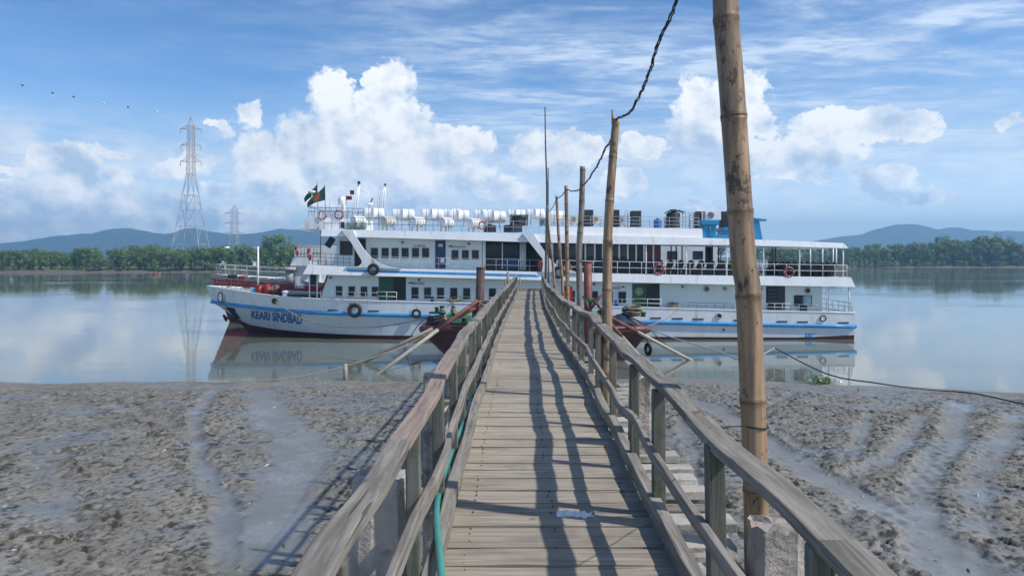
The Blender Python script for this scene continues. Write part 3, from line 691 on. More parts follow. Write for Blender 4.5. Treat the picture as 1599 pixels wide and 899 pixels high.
# ================================================================== wooden jetty
XCP = [(-3, .2), (3.75, .245), (7.45, .268), (9.4, .32), (13.6, .335), (18, .41), (24.7, .55), (36.4, .9), (40, 1.0)]
ZDP = [(-3, 4.88), (3.75, 4.88), (7.45, 4.94), (9.4, 4.94), (13.6, 4.84), (18, 4.81), (24.7, 4.71), (36.4, 4.80)]
XC = lambda y: lerp(XCP, y); ZD = lambda y: lerp(ZDP, y)
pier = thing('wooden_jetty', (XC(16), 16, 0), 'long weathered plank jetty with wooden handrails leading to the moored ferry', 'jetty')
rp = random.Random(3)
b = MB(); y = -2.2
while y < 36.3:
    w = rp.choice([.12, .17, .20, .23, .26, .29]) * rp.uniform(.9, 1.1); gap = rp.uniform(.004, .012) if rp.random() > .15 else rp.uniform(.014, .024)
    z = ZD(y) + rp.uniform(-.005, .004); sk = rp.uniform(-.012, .012); tl = rp.uniform(-.004, .004); x0 = XC(y) - .6 - rp.uniform(0, .03); x1 = XC(y) + .6 + rp.uniform(0, .03)
    n = 5; pts = []
    r_ = rp.random() ** 1.6
    ja = rp.uniform(-.006, .006)
    for i in range(n):
        f = i / (n - 1); xx = x0 + (x1 - x0) * f; yy = y + sk * (f - .5) + rp.uniform(-.0022, .0022); zz = z + tl * (f - .5) + ja * math.sin(f * math.pi)
        pts.append((xx, yy, zz, yy + w - gap + rp.uniform(-.0025, .0025)))
    for p0, p1 in zip(pts, pts[1:]):
        t_ = .038
        b.hexa([(p0[0], p0[1], p0[2] - t_), (p1[0], p1[1], p1[2] - t_), (p1[0], p1[3], p1[2] - t_), (p0[0], p0[3], p0[2] - t_),
                (p0[0], p0[1], p0[2]), (p1[0], p1[1], p1[2]), (p1[0], p1[3], p1[2]), (p0[0], p0[3], p0[2])], r_)
    y += w
b.build('deck_planks', 'deckplank', pier)
nb = MB(); y = 1.8
while y < 14:
    for s_ in (-.5, 0, .5):
        if rp.random() < .75:
            x_ = XC(y) + s_ + rp.uniform(-.015, .015); nb.cyl((x_, y, ZD(y) - .01), (x_, y, ZD(y) + .0025), .0055, 6, False)
    y += rp.uniform(.07, .11)
tag(nb.build('nail_heads', 'rustdark', pier), kind='stuff')
def spl(ctrl, n=4):   # Catmull-Rom through control points
    c = [Vector(p) for p in ctrl]; out = []
    for i in range(len(c) - 1):
        p0 = c[max(i - 1, 0)]; p1 = c[i]; p2 = c[i + 1]; p3 = c[min(i + 2, len(c) - 1)]
        for k in range(n):
            t_ = k / n; out.append(.5 * (2 * p1 + (p2 - p0) * t_ + (2 * p0 - 5 * p1 + 4 * p2 - p3) * t_ ** 2 + (3 * p1 - p0 - 3 * p2 + p3) * t_ ** 3))
    out.append(c[-1]); return out
def run(side, name, off, h, w, th, lens, jz, jx, material, flat=True, brown=()):
    y = -2.0; i = 0
    dzp = None
    while y < 36.2:
        L = lens[i % len(lens)] * rp.uniform(.9, 1.1); y1 = min(y + L, 36.4)
        k = max(2, int((y1 - y) / .55)); ctrl = []
        for j in range(k + 1):
            yy = y + (y1 - y) * j / k; o_ = off * (1 - .006 * max(yy - 8, 0) * .6)
            ctrl.append((XC(yy) + side * o_ + rp.uniform(-jx, jx), yy, ZD(yy) + h + rp.uniform(-jz, jz) * (1.5 if 0 < j < k else .6)))
        if dzp is not None: ctrl[0] = (dzp[0], y - .02, dzp[2] - .004)
        pts = spl(ctrl, 3); dzp = ctrl[-1]
        bb = MB(); bb.strip(pts, w, th, rp.random() ** 1.5, jw=.05)
        bb.build(name, 'railbrown' if i in brown else material, pier, bevel=.006 if y < 8 else 0)
        y = y1; i += 1
run(-1, 'top_rail', .735, .80, .098, .045, [2.6, 2.9, 3.0, 3.6, 3.2], .012, .010, 'railwood', brown=(2,))
run(1, 'top_rail', .69, .80, .115, .045, [2.1, 2.2, 1.75, 3.1, 3.4], .015, .011, 'railwood')
run(-1, 'middle_rail', .665, .42, .035, .085, [3.0, 2.6, 3.3], .022, .014, 'railwood')
run(1, 'middle_rail', .60, .42, .035, .07, [2.6, 2.8, 3.2], .020, .010, 'railwood')
run(-1, 'kerb_board', .64, .055, .07, .10, [3.2, 3.0], .008, .010, 'railwood')
run(1, 'kerb_board', .64, .065, .07, .11, [2.9, 3.3], .008, .010, 'railwood')
for side, ys_ in ((-1, [-.9, .85, 2.05, 3.6, 4.75]), (1, [-.9, .9, 2.15, 3.3, 4.6, 5.55])):
    y = ys_[-1]
    while y < 35.5: y += rp.uniform(1.0, 1.35); ys_.append(y)
    for y in ys_:
        o_ = (.66 if side > 0 else .725) * (1 - .0036 * max(y - 8, 0)); x = XC(y) + side * o_; z0 = ZD(y) - rp.uniform(.25, .5) ; z1 = ZD(y) + .778
        w = rp.uniform(.055, .08); bb = MB(); lx = rp.uniform(-.02, .02)
        bb.hexa([(x - w / 2 - lx, y - .035, z0), (x + w / 2 - lx, y - .035, z0), (x + w / 2 - lx, y + .035, z0), (x - w / 2 - lx, y + .035, z0),
                 (x - w / 2, y - .035, z1), (x + w / 2, y - .035, z1), (x + w / 2, y + .035, z1), (x - w / 2, y + .035, z1)], rp.random())
        bb.build('rail_post', 'postwood', pier, bevel=.006 if y < 8 else 0)
        if rp.random() < .22 and y > 5:
            bb = MB(); bb.bar((x + side * .03, y + .06, z0), (x + side * rp.uniform(.0, .05), y + rp.uniform(.25, .5), z1 - .03), .05, .04, r=rp.random()); bb.build('diagonal_brace', 'postwood', pier)
# slats of the wider lower frame sticking out to the right, and bearers below
y = 1.6
while y < 35.5:
    w = rp.uniform(.13, .22); e = rp.uniform(.98, 1.16) if y < 9 else rp.uniform(.85, 1.0)
    if rp.random() < .88:
        z = ZD(y) - .05 + rp.uniform(-.012, .008); bb = MB(); xl = XC(y) - rp.choice([.9, .62]); xr = XC(y) + e
        bb.hexa([(XC(y) + .62, y, z - .06), (xr, y + rp.uniform(-.03, .03), z - .06), (xr, y + w, z - .06), (XC(y) + .62, y + w, z - .06), (XC(y) + .62, y, z), (xr, y + .01, z), (xr, y + w, z), (XC(y) + .62, y + w, z)], rp.random())
        bb.build('outer_slat', 'cbeam' if rp.random() < .75 else 'beamwood', pier, bevel=.006 if y < 8 else 0)
    y += w + rp.uniform(.03, .30)
for y in np.arange(-1, 36.5, 3.2):
    y = float(y); bb = MB(); bb.box(XC(y) - 1.25, XC(y) + 1.2, y - .07, y + .07, ZD(y) - .26, ZD(y) - .115, .4); bb.build('cross_beam', 'beamwood', pier)
for s_ in (-.5, 0, .5):
    bb = MB(); bb.strip([(XC(y) + s_, y, ZD(y) - .078) for y in np.linspace(-2, 36.2, 30)], .07, .07); bb.build('stringer', 'beamwood', pier)
# rough concrete piles
def pile(x, y, w, dpt, ztop, seed, lean=0.):
    rr = random.Random(seed); bb = MB(); zb = mud_z(x, y) - .6; N = 9; ring = []; nn = 16
    cx, cy = x + w / 2, y + dpt / 2
    for i in range(N + 3):
        f = min(i / N, 1); z = zb + (ztop - zb) * f ** .6
        sc = 1. if i < N else (.93, .82, .0)[i - N]
        z += 0 if i < N else (.012, .02, .022)[i - N]
        for k in range(nn):
            a = 2 * math.pi * (k + .5) / nn; ca, sa = math.cos(a), math.sin(a); m_ = (abs(ca) ** 7 + abs(sa) ** 7) ** (-1 / 7)
            j = 1 + rr.uniform(-.03, .03) * (1 + (i >= N - 1) * 1.2)
            ring.append((cx + ca * m_ * w / 2 * sc * j + lean * (z - zb), cy + sa * m_ * dpt / 2 * sc * j, z + (rr.uniform(-.02, .02) if i >= N - 1 and i < N + 2 else 0)))
    fs = []
    for i in range(N + 2):
        for k in range(nn): fs.append((i * nn + k, i * nn + (k + 1) % nn, (i + 1) * nn + (k + 1) % nn, (i + 1) * nn + k))
    bb.add(ring, fs); bb.build('concrete_pile', 'conc', pier)
pile(1.25, 3.78, .26, .24, 5.07, 1); pile(.98, 6.1, .19, .18, 5.46, 2); pile(-.81, 3.62, .30, .30, 5.37, 3); pile(-.72, 5.9, .2, .2, 5.25, 4)
for i, y in enumerate([9.1, 12.4, 15.7, 19.2, 22.5, 26, 29.4, 33]):
    pile(XC(y) - 1.42, y, .22, .22, ZD(y) + rp.uniform(-.02, .15) - (.1 if i % 2 else 0), 20 + i); pile(XC(y) + .98, y, .2, .2, ZD(y) + rp.uniform(-.1, .12), 40 + i)
# hose along the left edge
hp = [G(x_, y_, ZD(4.5) + h_) for x_, y_, h_ in ((690, 915, .13), (688, 880, .13), (685, 850, .12), (682, 815, .10), (683, 785, .09), (688, 760, .08), (696, 735, .08), (704, 710, .08), (712, 688, .08), (722, 664, .07), (731, 642, .06), (738, 618, .06), (744, 600, .05))]
bb = MB(); bb.tube(spl(hp, 5), .019, 8); tag(bb.build('water_hose', 'hose'), 'turquoise plastic hose running along the left edge of the jetty', 'hose')
# scrap of white cloth on the planks
c = G(899, 806, 4.885); bb = MB(); rr = random.Random(9); nx, ny = 26, 9; vs = []
for j in range(ny):
    for i in range(nx):
        u = i / (nx - 1) * 2 - 1; v = j / (ny - 1) * 2 - 1
        ed = .55 + .6 * float(fbm(np.array([u * 2.2 + 3]), np.array([1.5 + (v > 0) * 4.]), 3, 5)[0]); ln = 1 - .25 * float(fbm(np.array([v * 3.]), np.array([u > 0]) * 5., 2, 8)[0])
        h_ = float(fbm(np.array([u * 4 + 2]), np.array([v * 2.5]), 3, 15)[0])
        vs.append((c.x + u * .125 * ln, c.y + v * .06 * ed - .012 * u + .02 * (h_ - .5), c.z + .006 + .05 * max(h_ - .38, 0)))
bb.add(vs, [(j * nx + i, j * nx + i + 1, (j + 1) * nx + i + 1, (j + 1) * nx + i) for j in range(ny - 1) for i in range(nx - 1)], 0, False)
o = bb.build('cloth_scrap', 'cloth'); tag(o, 'crumpled white scrap lying on the jetty planks', 'scrap')
so_ = o.modifiers.new('thickness', 'SOLIDIFY'); so_.thickness = .0015
# end frame of the jetty
bb = MB(); bb.box(XC(36.3) - .62, XC(36.3) + .62, 36.3, 36.42, ZD(36.3) - .02, ZD(36.3) + .12); bb.build('end_beam', 'beamwood', pier)
for px_, t_, w in ((793, 424, .13), (789, 438, .10), (812, 432, .07), (849, 436, .09), (856, 433, .10)):
    p = P(px_, t_, 36.0); bb = MB(); bb.tube([(p.x, 36.0, 4.2), (p.x + .02, 36.0, (4.2 + p.z) / 2), (p.x, 36.0, p.z)], [w * .55, w * .5, w * .45], 8); bb.build('end_post', 'railwood', pier)
# gangway down to the pontoon
ga = thing('gangway', (1.0, 40.5, 3.4), 'sloping wooden gangway between the end of the jetty and the pontoon', 'gangway')
bb = MB(); bb.strip([(1.0, 36.45, 4.72), (1.1, 46.6, 2.45)], 1.1, .08); bb.build('walkway', 'beamwood', ga)
for s_ in (-.55, .55):
    bb = MB(); bb.tube([(1.0 + s_, 36.5, 5.3), (1.1 + s_, 46.5, 3.2)], .03, 6); bb.build('handrail', 'railwood', ga)

# ------------------------------------------------------------------ bamboo poles beside the jetty
def bamboo(pts, w0, w1, zbase, material, label, seg=.52, cut=False, n=18):
    """pts: (px, py, Y) from the foot upwards"""
    P3 = [P(*p) for p in pts]; P3[0].z = zbase
    path = spl(P3, 8); L = [0]
    for a, b_ in zip(path, path[1:]): L.append(L[-1] + (b_ - a).length)
    T = L[-1]; out = []; rad = []; rn = []
    def at(s_):
        for i in range(len(L) - 1):
            if s_ <= L[i + 1]: return path[i].lerp(path[i + 1], (s_ - L[i]) / max(L[i + 1] - L[i], 1e-6))
        return path[-1]
    rr = random.Random(len(label)); s_ = 0.; nodes = []
    q = rr.uniform(.1, .4)
    while q < T: nodes.append(q); q += seg * rr.uniform(.85, 1.15)
    st = [(x, 0) for x in np.arange(0, T, .12)] + [(x + e, k) for x in nodes for e, k in ((-.02, 1), (-.007, 2), (0., 3), (.009, 2), (.022, 1)) if 0 < x + e < T] + [(T, 0)]
    st.sort()
    for x, k in st:
        r_ = (w0 + (w1 - w0) * x / T) / 2; out.append(at(x)); rad.append(r_ * (1 + (0, .015, .07, .045)[k])); rn.append((0, .1, .5, .95)[k])
    bb = MB(); bb.tube(out, rad, n, True, rlist=rn)
    if cut: bb.tube([out[-1] + Vector((-w1 * .45, 0, -.05)), out[-1] + Vector((-w1 * .45, 0, .1))], w1 * .16, 6)
    return tag(bb.build('bamboo_pole', material), label, 'bamboo pole', 'bamboo poles lashed along the right side of the jetty')
bamboo([(1183, 900, 4.25), (1181, 810, 4.25), (1180, 760, 4.25), (1176, 640, 4.25), (1173, 570, 4.25), (1168, 450, 4.25), (1162, 420, 4.25), (1153, 290, 4.25), (1143, 143, 4.25), (1134, 30, 4.25), (1131, -60, 4.25), (1124, -200, 4.25)], .138, .146, 4.3, 'bamboo', 'thick stained bamboo pole nearest the camera, behind the right concrete block', .55, n=32)
bamboo([(946, 640, 8.1), (948, 540, 8.1), (948, 450, 8.1), (950, 350, 8.1), (956, 260, 8.1), (962, 186, 8.1)], .125, .085, 4.6, 'bamboo', 'second nearest bamboo pole, pale tan with the black cable tied over its cut top', .50, True, 20)
bamboo([(907, 560, 12.2), (906, 480, 12.2), (904, 400, 12.2), (908, 330, 12.2), (910, 260, 12.2)], .115, .09, 4.4, 'bamboogrey', 'weathered grey bamboo pole, third from the camera', .6)
bamboo([(888, 520, 17), (886, 440, 17), (885, 360, 17), (884, 290, 17)], .10, .085, 4.4, 'bamboo', 'straight tan bamboo pole between the grey one and the slim pale one', .5)
bamboo([(880, 500, 22), (878, 440, 22), (873, 380, 22), (869, 306, 22)], .10, .075, 4.4, 'bamboo', 'slim pale bamboo pole, fifth from the camera')
bamboo([(868, 470, 28), (864, 420, 28), (857, 360, 28), (854, 320, 28)], .11, .08, 4.4, 'bamboo', 'leaning bamboo pole with a bend, last of the thick tan ones')
bamboo([(851, 470, 30), (853, 380, 30), (854, 300, 30), (852, 230, 30), (851, 167, 30)], .11, .045, 4.2, 'bamboodark', 'very tall thin dark pole near the end of the jetty')
bamboo([(857, 470, 31), (856, 380, 31), (856, 262, 31)], .075, .04, 4.2, 'bamboodark', 'shorter thin dark pole beside the very tall one')
# twisted electric cable from pole to pole
cp = [P(1126, -170, 4.25), P(1100, -95, 4.5), P(1057, 0, 5.05), P(1031, 62, 5.7), P(1014, 108, 6.25), P(1000, 148, 6.9), P(982, 176, 7.5), P(964, 187, 8.05), P(955, 216, 8.5), P(940, 243, 9.5), P(926, 270, 10.7), P(911, 289, 12.1), P(903, 297, 13.6), P(894, 299, 15.4), P(885, 296, 17), P(878, 306, 19.5), P(870, 311, 22), P(863, 324, 25), P(856, 330, 28)]
path = spl(cp, 14); rr = random.Random(4)
jit = []; off = Vector((0, 0, 0))
for p in path: off = off * .8 + Vector((rr.uniform(-1, 1), rr.uniform(-.3, .3), rr.uniform(-1, 1))) * .006; jit.append(p + off)
cb = thing('electric_cable', tuple(cp[7]), 'twisted black electric cable sagging between the bamboo poles', 'cable')
Ls = 0; strands = [[], [], []]
for i, p in enumerate(jit):
    if i: Ls += (jit[i] - jit[i - 1]).length
    for k in range(3):
        a = Ls * 7 + k * 2.1; rr_ = .008 if k < 2 else .011
        strands[k].append(p + Vector((math.cos(a) * rr_, 0, math.sin(a) * rr_)))
for k in range(3):
    bb = MB(); bb.tube(strands[k], .0058, 6); bb.build('strand', 'cable', cb)
bb = MB(); bb.torus(P(1179, 664, 4.25), (0.05, 0, 1), .073, .006, 24, 5); bb.tube([P(1160, 665, 4.2), P(1135, 666, 3.75), P(1108, 668, 3.5)], .0035, 5)
tag(bb.build('lashing_wire', 'cable'), 'thin wire tying the nearest bamboo pole to the handrail', 'wire')

# ------------------------------------------------------------------ pontoon with spud piles
pt = thing('pontoon', (1.5, 50, 0), 'rusty red steel pontoon between the jetty and the ferry', 'pontoon')
xl, xr = P(662, 500, 46).x, P(1010, 500, 46).x; xlb, xrb = P(700, 500, 46).x, P(978, 500, 46).x
bb = MB(); pl = [(xl, 1.95), (xl + .1, 1.5), (xlb - .4, .55), (xlb + .6, -.5), (xrb - .6, -.5), (xrb + .4, .55), (xr - .1, 1.5), (xr, 1.95)]
bb.prism(pl, 46, 54.5); bb.build('hull', 'pont', pt)
bb = MB(); bb.tube([(xl - .1, 54.4, 1.95), (xl - .1, 46.2, 1.95), (xl + .1, 45.9, 1.95), (xr - .1, 45.9, 1.95), (xr + .1, 46.2, 1.95), (xr + .1, 54.4, 1.95)], .24, 12); bb.build('rubbing_bar', mat('brown_red_bar', (.13, .036, .032), .5, .15, 2., spots=(.12, .07, .06, .6)), pt)
bb = MB(); bb.box(xl + .2, xr - .2, 46.3, 54.3, 1.952, 2.15); bb.build('deck', 'pont', pt)
def PB(mbx, x0, x1, y0, y1, Y, dep, *_): a = P(x0, y1, Y); c_ = P(x1, y0, Y); return mbx.box(a.x, c_.x, Y, Y + dep, a.z, c_.z)
bb = MB(); PB(bb, 666, 694, 495, 506, 46.6, 1.2); bb.build('winch_bed', 'pont', pt)
bb = MB(); PB(bb, 696, 737, 491, 505, 47.2, 3.0); bb.build('deck_box', 'lgreen', pt, bevel=.05)
bb = MB(); PB(bb, 925, 942, 488, 502, 47.2, 2.4); bb.build('deck_box', 'lgreen', pt, bevel=.05)
def bollard(px_, yt, yb, w, Y, rope=False):
    p = P(px_, yt, Y); q = P(px_, yb, Y); r_ = w / 2 / F * Y; bb = MB(); bb.cyl((p.x, Y, q.z), (p.x, Y, p.z), r_, 14); bb.cyl((p.x, Y, p.z - r_ * .15), (p.x, Y, p.z + r_ * .25), r_ * 1.3, 14)
    o_ = bb.build('bollard', 'green', pt)
    if rope:
        b2 = MB()
        for k in range(5): b2.torus((p.x, Y, q.z + .15 + k * (p.z - q.z - .25) / 5), (.08 * (k % 2), .05, 1), r_ * 1.15, .05, 16, 6)
        b2.build('rope_turns', 'rope', pt)
bollard(682, 480, 489, 6, 47, False); bollard(690.5, 478, 500, 7, 46.9, True); bollard(708, 479, 492, 6, 47.3, True); bollard(725, 497, 503, 8, 46.5); bollard(997, 480, 492, 6, 47); bollard(1003, 488, 494, 10, 47.5)
bb = MB(); c_ = P(683, 489, 46.9); bb.cyl(c_, c_ + Vector((0, 0, .1)), .55, 16); bb.build('fairlead_plate', 'green', pt)
def heap(name, px_, py_, w, h, Y, m_, label, cat, seed, n=9, depth=.5):
    rr = random.Random(seed); c_ = P(px_, py_, Y); sx = w / 2 / F * Y; sz = h / 2 / F * Y; bb = MB()
    for k in range(n):
        f = rr.uniform(.55, 1); cc_ = c_ + Vector((rr.uniform(-.15, .15) * sx, rr.uniform(-.1, .1), (k / n * 1.6 - .8) * sz)); ax = Vector((rr.uniform(-.35, .35), rr.uniform(-.5, .1), 1)).normalized()
        pts = []; a = ax.orthogonal().normalized(); b_ = ax.cross(a); ph = rr.uniform(0, 6)
        for i in range(20):
            th = 2 * math.pi * i / 20; q = 1 + .12 * math.sin(3 * th + ph)
            pts.append(cc_ + a * math.cos(th) * sx * f * q + b_ * math.sin(th) * sx * f * q)
        bb.tube(pts, .045, 5, closed=True)
    return tag(bb.build(name, m_), label, cat)
heap('rope_heap', 990, 484, 26, 15, 47.2, 'rope', 'heap of coiled mooring rope on the right end of the pontoon', 'rope', 1, 12)
heap('rope_heap', 983, 486, 24, 14, 47.6, 'ropedark', 'dark heap of old rope behind the pale coil on the pontoon right end', 'rope', 2, 14)
heap('rope_heap', 687, 497, 20, 8, 46.7, 'rope', 'coil of rope lying on the left end of the pontoon', 'rope', 3, 7)
bb = MB(); c_ = P(973, 497, 46.6)
rr = random.Random(2); vs = []; nx, ny = 12, 6
for j in range(ny + 1):
    for i in range(nx + 1):
        u = i / nx * 2 - 1; v = j / ny; vs.append((c_.x + u * .75, 46.3 + v * 1.4, 2.15 + (1 - abs(u) ** 2.5) * math.sin(min(v * 1.6 + .15, 1) * math.pi / 2) * .62 + rr.uniform(-.05, .05)))
bb.add(vs, [(j * (nx + 1) + i, j * (nx + 1) + i + 1, (j + 1) * (nx + 1) + i + 1, (j + 1) * (nx + 1) + i) for j in range(ny) for i in range(nx)], 0, True)
tag(bb.build('tarpaulin', mat('dark_blue_tarp', (.02, .035, .07), .4, .3, 4.)), 'crumpled dark blue tarpaulin on the pontoon beside the rope heap', 'tarpaulin')
# spud piles and their raking struts
sp = thing('mooring_pile', (P(750, 500, 46).x, 45.4, -1), 'rusty brown steel mooring pile left of the jetty', 'pile')
p = P(750.5, 418, 45.4); bb = MB(); bb.tube([(p.x - .1, 45.4, -1), (p.x - .05, 45.4, 3), (p.x, 45.4, p.z)], .26, 16); bb.build('shaft', 'rustdark', sp)
bb = MB(); bb.cyl((p.x, 45.4, p.z - .03), (p.x, 45.4, p.z + .05), .29, 16); bb.build('cap', 'rust', sp)
bb = MB(); PB(bb, 737, 757, 475, 504, 45.0, .8); bb.build('bracket', 'rustdark', sp, bevel=.03)
heap('rope_turns', 757, 474, 15, 9, 45.2, 'ropedark', 'dark rope wound round the left mooring pile', 'rope', 6, 8)
heap('rope_loop', 757, 474, 18, 8, 45.0, 'rope', 'pale rope looped over the left mooring pile bracket', 'rope', 16, 3)
sp = thing('mooring_pile', (P(918.5, 500, 46).x, 45.4, -1), 'reddish steel mooring pile with a jagged top right of the jetty', 'pile')
p = P(918.5, 408, 45.4); bb = MB(); bb.tube([(p.x, 45.4, -1), (p.x, 45.4, 3), (p.x - .03, 45.4, p.z)], .25, 16); bb.build('shaft', mat('red_brown_pile_paint', (.22, .06, .05), .6, .2, 2., spots=(.12, .05, .04, .7)), sp)
bb = MB(); bb.torus((p.x, 45.4, p.z - .04), (0, 0, 1), .24, .04, 16, 6); bb.build('cap', 'rust', sp)
bb = MB(); bb.bar(P(910, 464, 45.2), P(925, 472, 45.2), .28, .2); bb.bar(P(926, 472, 45), P(932, 466, 45), .3, .2); bb.build('green_bracket', 'green', sp)
for a, b_ in (((940, 460), (915, 492)), ((915, 470), (922, 492)), ((928, 470), (942, 486))):
    bb = MB(); bb.cyl(P(*a, 44.8), P(*b_, 45.1), .09, 8); bb.build('brace', 'rust', sp)
def strut(a, g, rad, label, extra=3.0):
    q = G(*g, 0); d_ = (q - a).normalized(); e = q + d_ * extra * .5
    r_ = thing('raking_strut', tuple((a + q) / 2), label, 'strut', 'raking steel struts of the mooring piles')
    bb = MB(); bb.cyl(a, e, rad, 10); bb.build('pipe', mat('bleached_steel_pipe', (.42, .39, .32), .6, .15, 2., spots=(.22, .17, .12, .6)), r_)
    m_ = a.lerp(q, .42); bb = MB(); bb.cyl(a - d_ * .05, m_, rad * 1.03, 10); bb.build('rusty_section', 'rust', r_)
strut(P(745, 470, 45.2), (590, 584), .115, 'long raking steel strut from the left mooring pile, nearer of the pair')
strut(P(757, 474, 45.0), (566, 566), .115, 'raking steel strut from the left mooring pile, farther of the pair')
strut(P(751, 476, 45.2), (725, 600), .11, 'short rusty strut from the left mooring pile, half hidden by the jetty rail')
strut(P(935, 486, 45.2), (1078, 562), .11, 'long raking steel strut reaching the water right of the pontoon')
strut(P(940, 490, 44.8), (1020, 580), .10, 'shorter raking steel strut between the jetty rail and the pontoon right end')
# chain and ropes
def rope(pts, r_, m_, label, name='mooring_rope', cat='rope', n=6, **k):
    bb = MB(); bb.tube(spl(pts, 8), r_, n); return tag(bb.build(name, m_), label, cat)
ch = MB(); a = P(1010, 508, 46.1); e = G(1076, 561)
for i in range(34):
    f = i / 33; c_ = a.lerp(e, f); c_.z -= math.sin(f * math.pi) * .25
    ax = Vector((.3, 1, .2)) if i % 2 else Vector((.5, -.1, 1)); ch.torus(c_, ax, .055, .018, 8, 4)
tag(ch.build('mooring_chain', 'rustdark'), 'rusty chain slanting from the pontoon right corner into the water', 'chain')
rope([P(987, 499, 46.2), P(1010, 512, 45), P(1060, 530, 43), P(1120, 548, 41.5), P(1165, 562, 40), G(1210, 566) + Vector((0, 0, .9))], .035, 'steelgrey', 'pale mooring rope sagging right from the pontoon towards the near bamboo pole')
rope([G(1210, 566) + Vector((0, 0, .9)), P(1290, 583, 37), P(1370, 598, 34.5), G(1450, 608, .25), G(1520, 614, .2), G(1620, 634, .25), G(1720, 640, .3)], .035, 'cable', 'black mooring rope running down onto the mud at the right edge')
rope([P(735, 478, 45), P(690, 508, 45), P(640, 536, 44), P(590, 555, 42), P(530, 574, 40.5), G(470, 587, .15), G(420, 593, .1), G(370, 596, .1), G(328, 598, .1)],   .032, 'rope', 'manila rope from the left mooring pile down to the mud edge on the left')
rope([P(1062, 478, 57.2), P(1045, 495, 55), P(1020, 506, 51), P(1000, 510, 47), P(990, 498, 47)], .035, 'rope', 'slack rope from the ferry side to the pontoon right end')
rope([P(429, 471, 58.3), P(450, 485, 57.6), P(480, 500, 57), P(520, 509, 56), P(560, 511, 54.5), P(600, 509, 53), P(640, 502, 50), P(668, 495, 47)], .04, 'rope', 'long slack mooring rope hanging from the ferry bow to the pontoon')
rope([P(672, 492, 47), P(655, 505, 48.5), P(643, 522, 50), G(630, 540)], .03, 'rust', 'short rusty rope from the pontoon left end down to the water')
# stakes in the mud, hyacinth
for px_, t_, b2, lab in ((539, 568, 591, 'pale wooden stake standing in the mud edge left of the jetty'), (1042, 588, 598, 'short stump in the mud right of the jetty'), (1340, 606, 612, 'tiny stump near the waterline at the right')):
    q = G(px_, b2, .05); hh = (b2 - t_) / F * q.y; bb = MB(); w = hh * .14 if hh < .5 else .12
    bb.tube([q - Vector((0, 0, .3)), q + Vector((.01, 0, hh * .6)), q + Vector((0, 0, hh))], [w, w * .95, w * .8], 8); tag(bb.build('wooden_stake', 'conc' if hh > .5 else 'trunk'), lab, 'stake')
c_ = G(1285, 598, .03); rr = random.Random(8); bb = MB()
for i in range(150):
    x = c_.x + rr.gauss(0, .35) * (1.6 if rr.random() < .5 else .7); y_ = c_.y + rr.gauss(0, .18); h_ = rr.uniform(.06, .32) * math.exp(-((x - c_.x + .3) / .9) ** 2) + .05
    p0 = Vector((x, y_, .02)); p1 = p0 + Vector((rr.uniform(-.1, .1), rr.uniform(-.1, .1), h_)); bb.tube([p0, p1], .006, 4)
    a = Vector((rr.gauss(0, 1), rr.gauss(0, 1), rr.uniform(0, 1.2))).normalized(); e_ = a.orthogonal().normalized(); q_ = rr.uniform(.04, .09)
    bb.add([p1, p1 + a * q_ + e_ * q_ * .6, p1 + a * q_ * 2, p1 + a * q_ - e_ * q_ * .6], [(0, 1, 2, 3)])
tag(bb.build('water_hyacinth', 'hyac'), 'small green water hyacinth clump stranded at the waterline on the right', 'plant')
# small boat with people-free orange load at the far bank
fb = thing('small_boat', tuple(G(242, 429)), 'tiny pale boat at the foot of the far left bank', 'boat'); q = G(242, 429)
bb = MB(); st = []
for i in range(9):
    f = i / 8 * 2 - 1; wv_ = 1 - abs(f) ** 2.2; st += [(q.x + f * 2.0, q.y - .6 * wv_, .45 + .3 * f * f), (q.x + f * 1.9, q.y, -.1 + .2 * f * f), (q.x + f * 2.0, q.y + .6 * wv_, .45 + .3 * f * f)]
bb.add(st, [(i * 3, i * 3 + 1, i * 3 + 4, i * 3 + 3) for i in range(8)] + [(i * 3 + 1, i * 3 + 2, i * 3 + 5, i * 3 + 4) for i in range(8)]); bb.build('hull', 'steelgrey', fb)
bb = MB(); bb.box(q.x - .7, q.x + .5, q.y - .3, q.y + .3, .3, 1.2); bb.build('awning', 'orange', fb)
# ================================================================== the ferry
Y0 = 57.75; Yc = Y0 + 4.75; Y1 = Y0 + 9.5; SC = Y0 / F     # metres per photo pixel on the near side
ship = thing('passenger_ferry', (P(830, 500, Y0).x, Yc, 0), 'large white passenger ferry with blue stripes moored across the end of the jetty', 'ferry')
def X_(px, Y=Y0): return (px - 799.5) / F * Y
def Z_(py, Y=Y0): return EYE - (py - 400) / F * Y
TOP = [(322, 446), (360, 452), (400, 458), (440, 463), (500, 467), (600, 470), (800, 475), (1000, 480), (1180, 485), (1335, 488)]
RUB = [(331, 471), (352, 474), (400, 480), (440, 484.5), (480, 487.5), (540, 490), (650, 493), (1000, 503), (1180, 507), (1337, 510)]
BOOT = [(371, 498), (390, 507), (431, 514), (470, 518), (520, 521), (590, 523.5), (900, 525), (1250, 527), (1336, 523)]
def hullpt(s, stem, line, B, p, zfix=None):
    """s 0..1 from the stem to full beam"""
    xs_ = X_(stem[0], Yc); xm = X_(640); x = xs_ + (xm - xs_) * s; b = B * (1 - (1 - s) ** p); Y = Yc - b
    z = zfix if zfix is not None else Z_(lerp(line, 799.5 + x / Y * F), Y)
    return x, b, z
LV = [((322, 446), TOP, 4.75, 2.9, None), ((331, 471), RUB, 4.70, 2.5, None), ((371, 498), BOOT, 4.66, 1.8, None), ((388, 520), None, 4.6, 1.55, 0.), ((408, 530), None, 4.2, 1.45, -1.3)]
SS = [0, .02, .05, .09, .14, .2, .27, .35, .44, .54, .65, .77, .89, 1.]
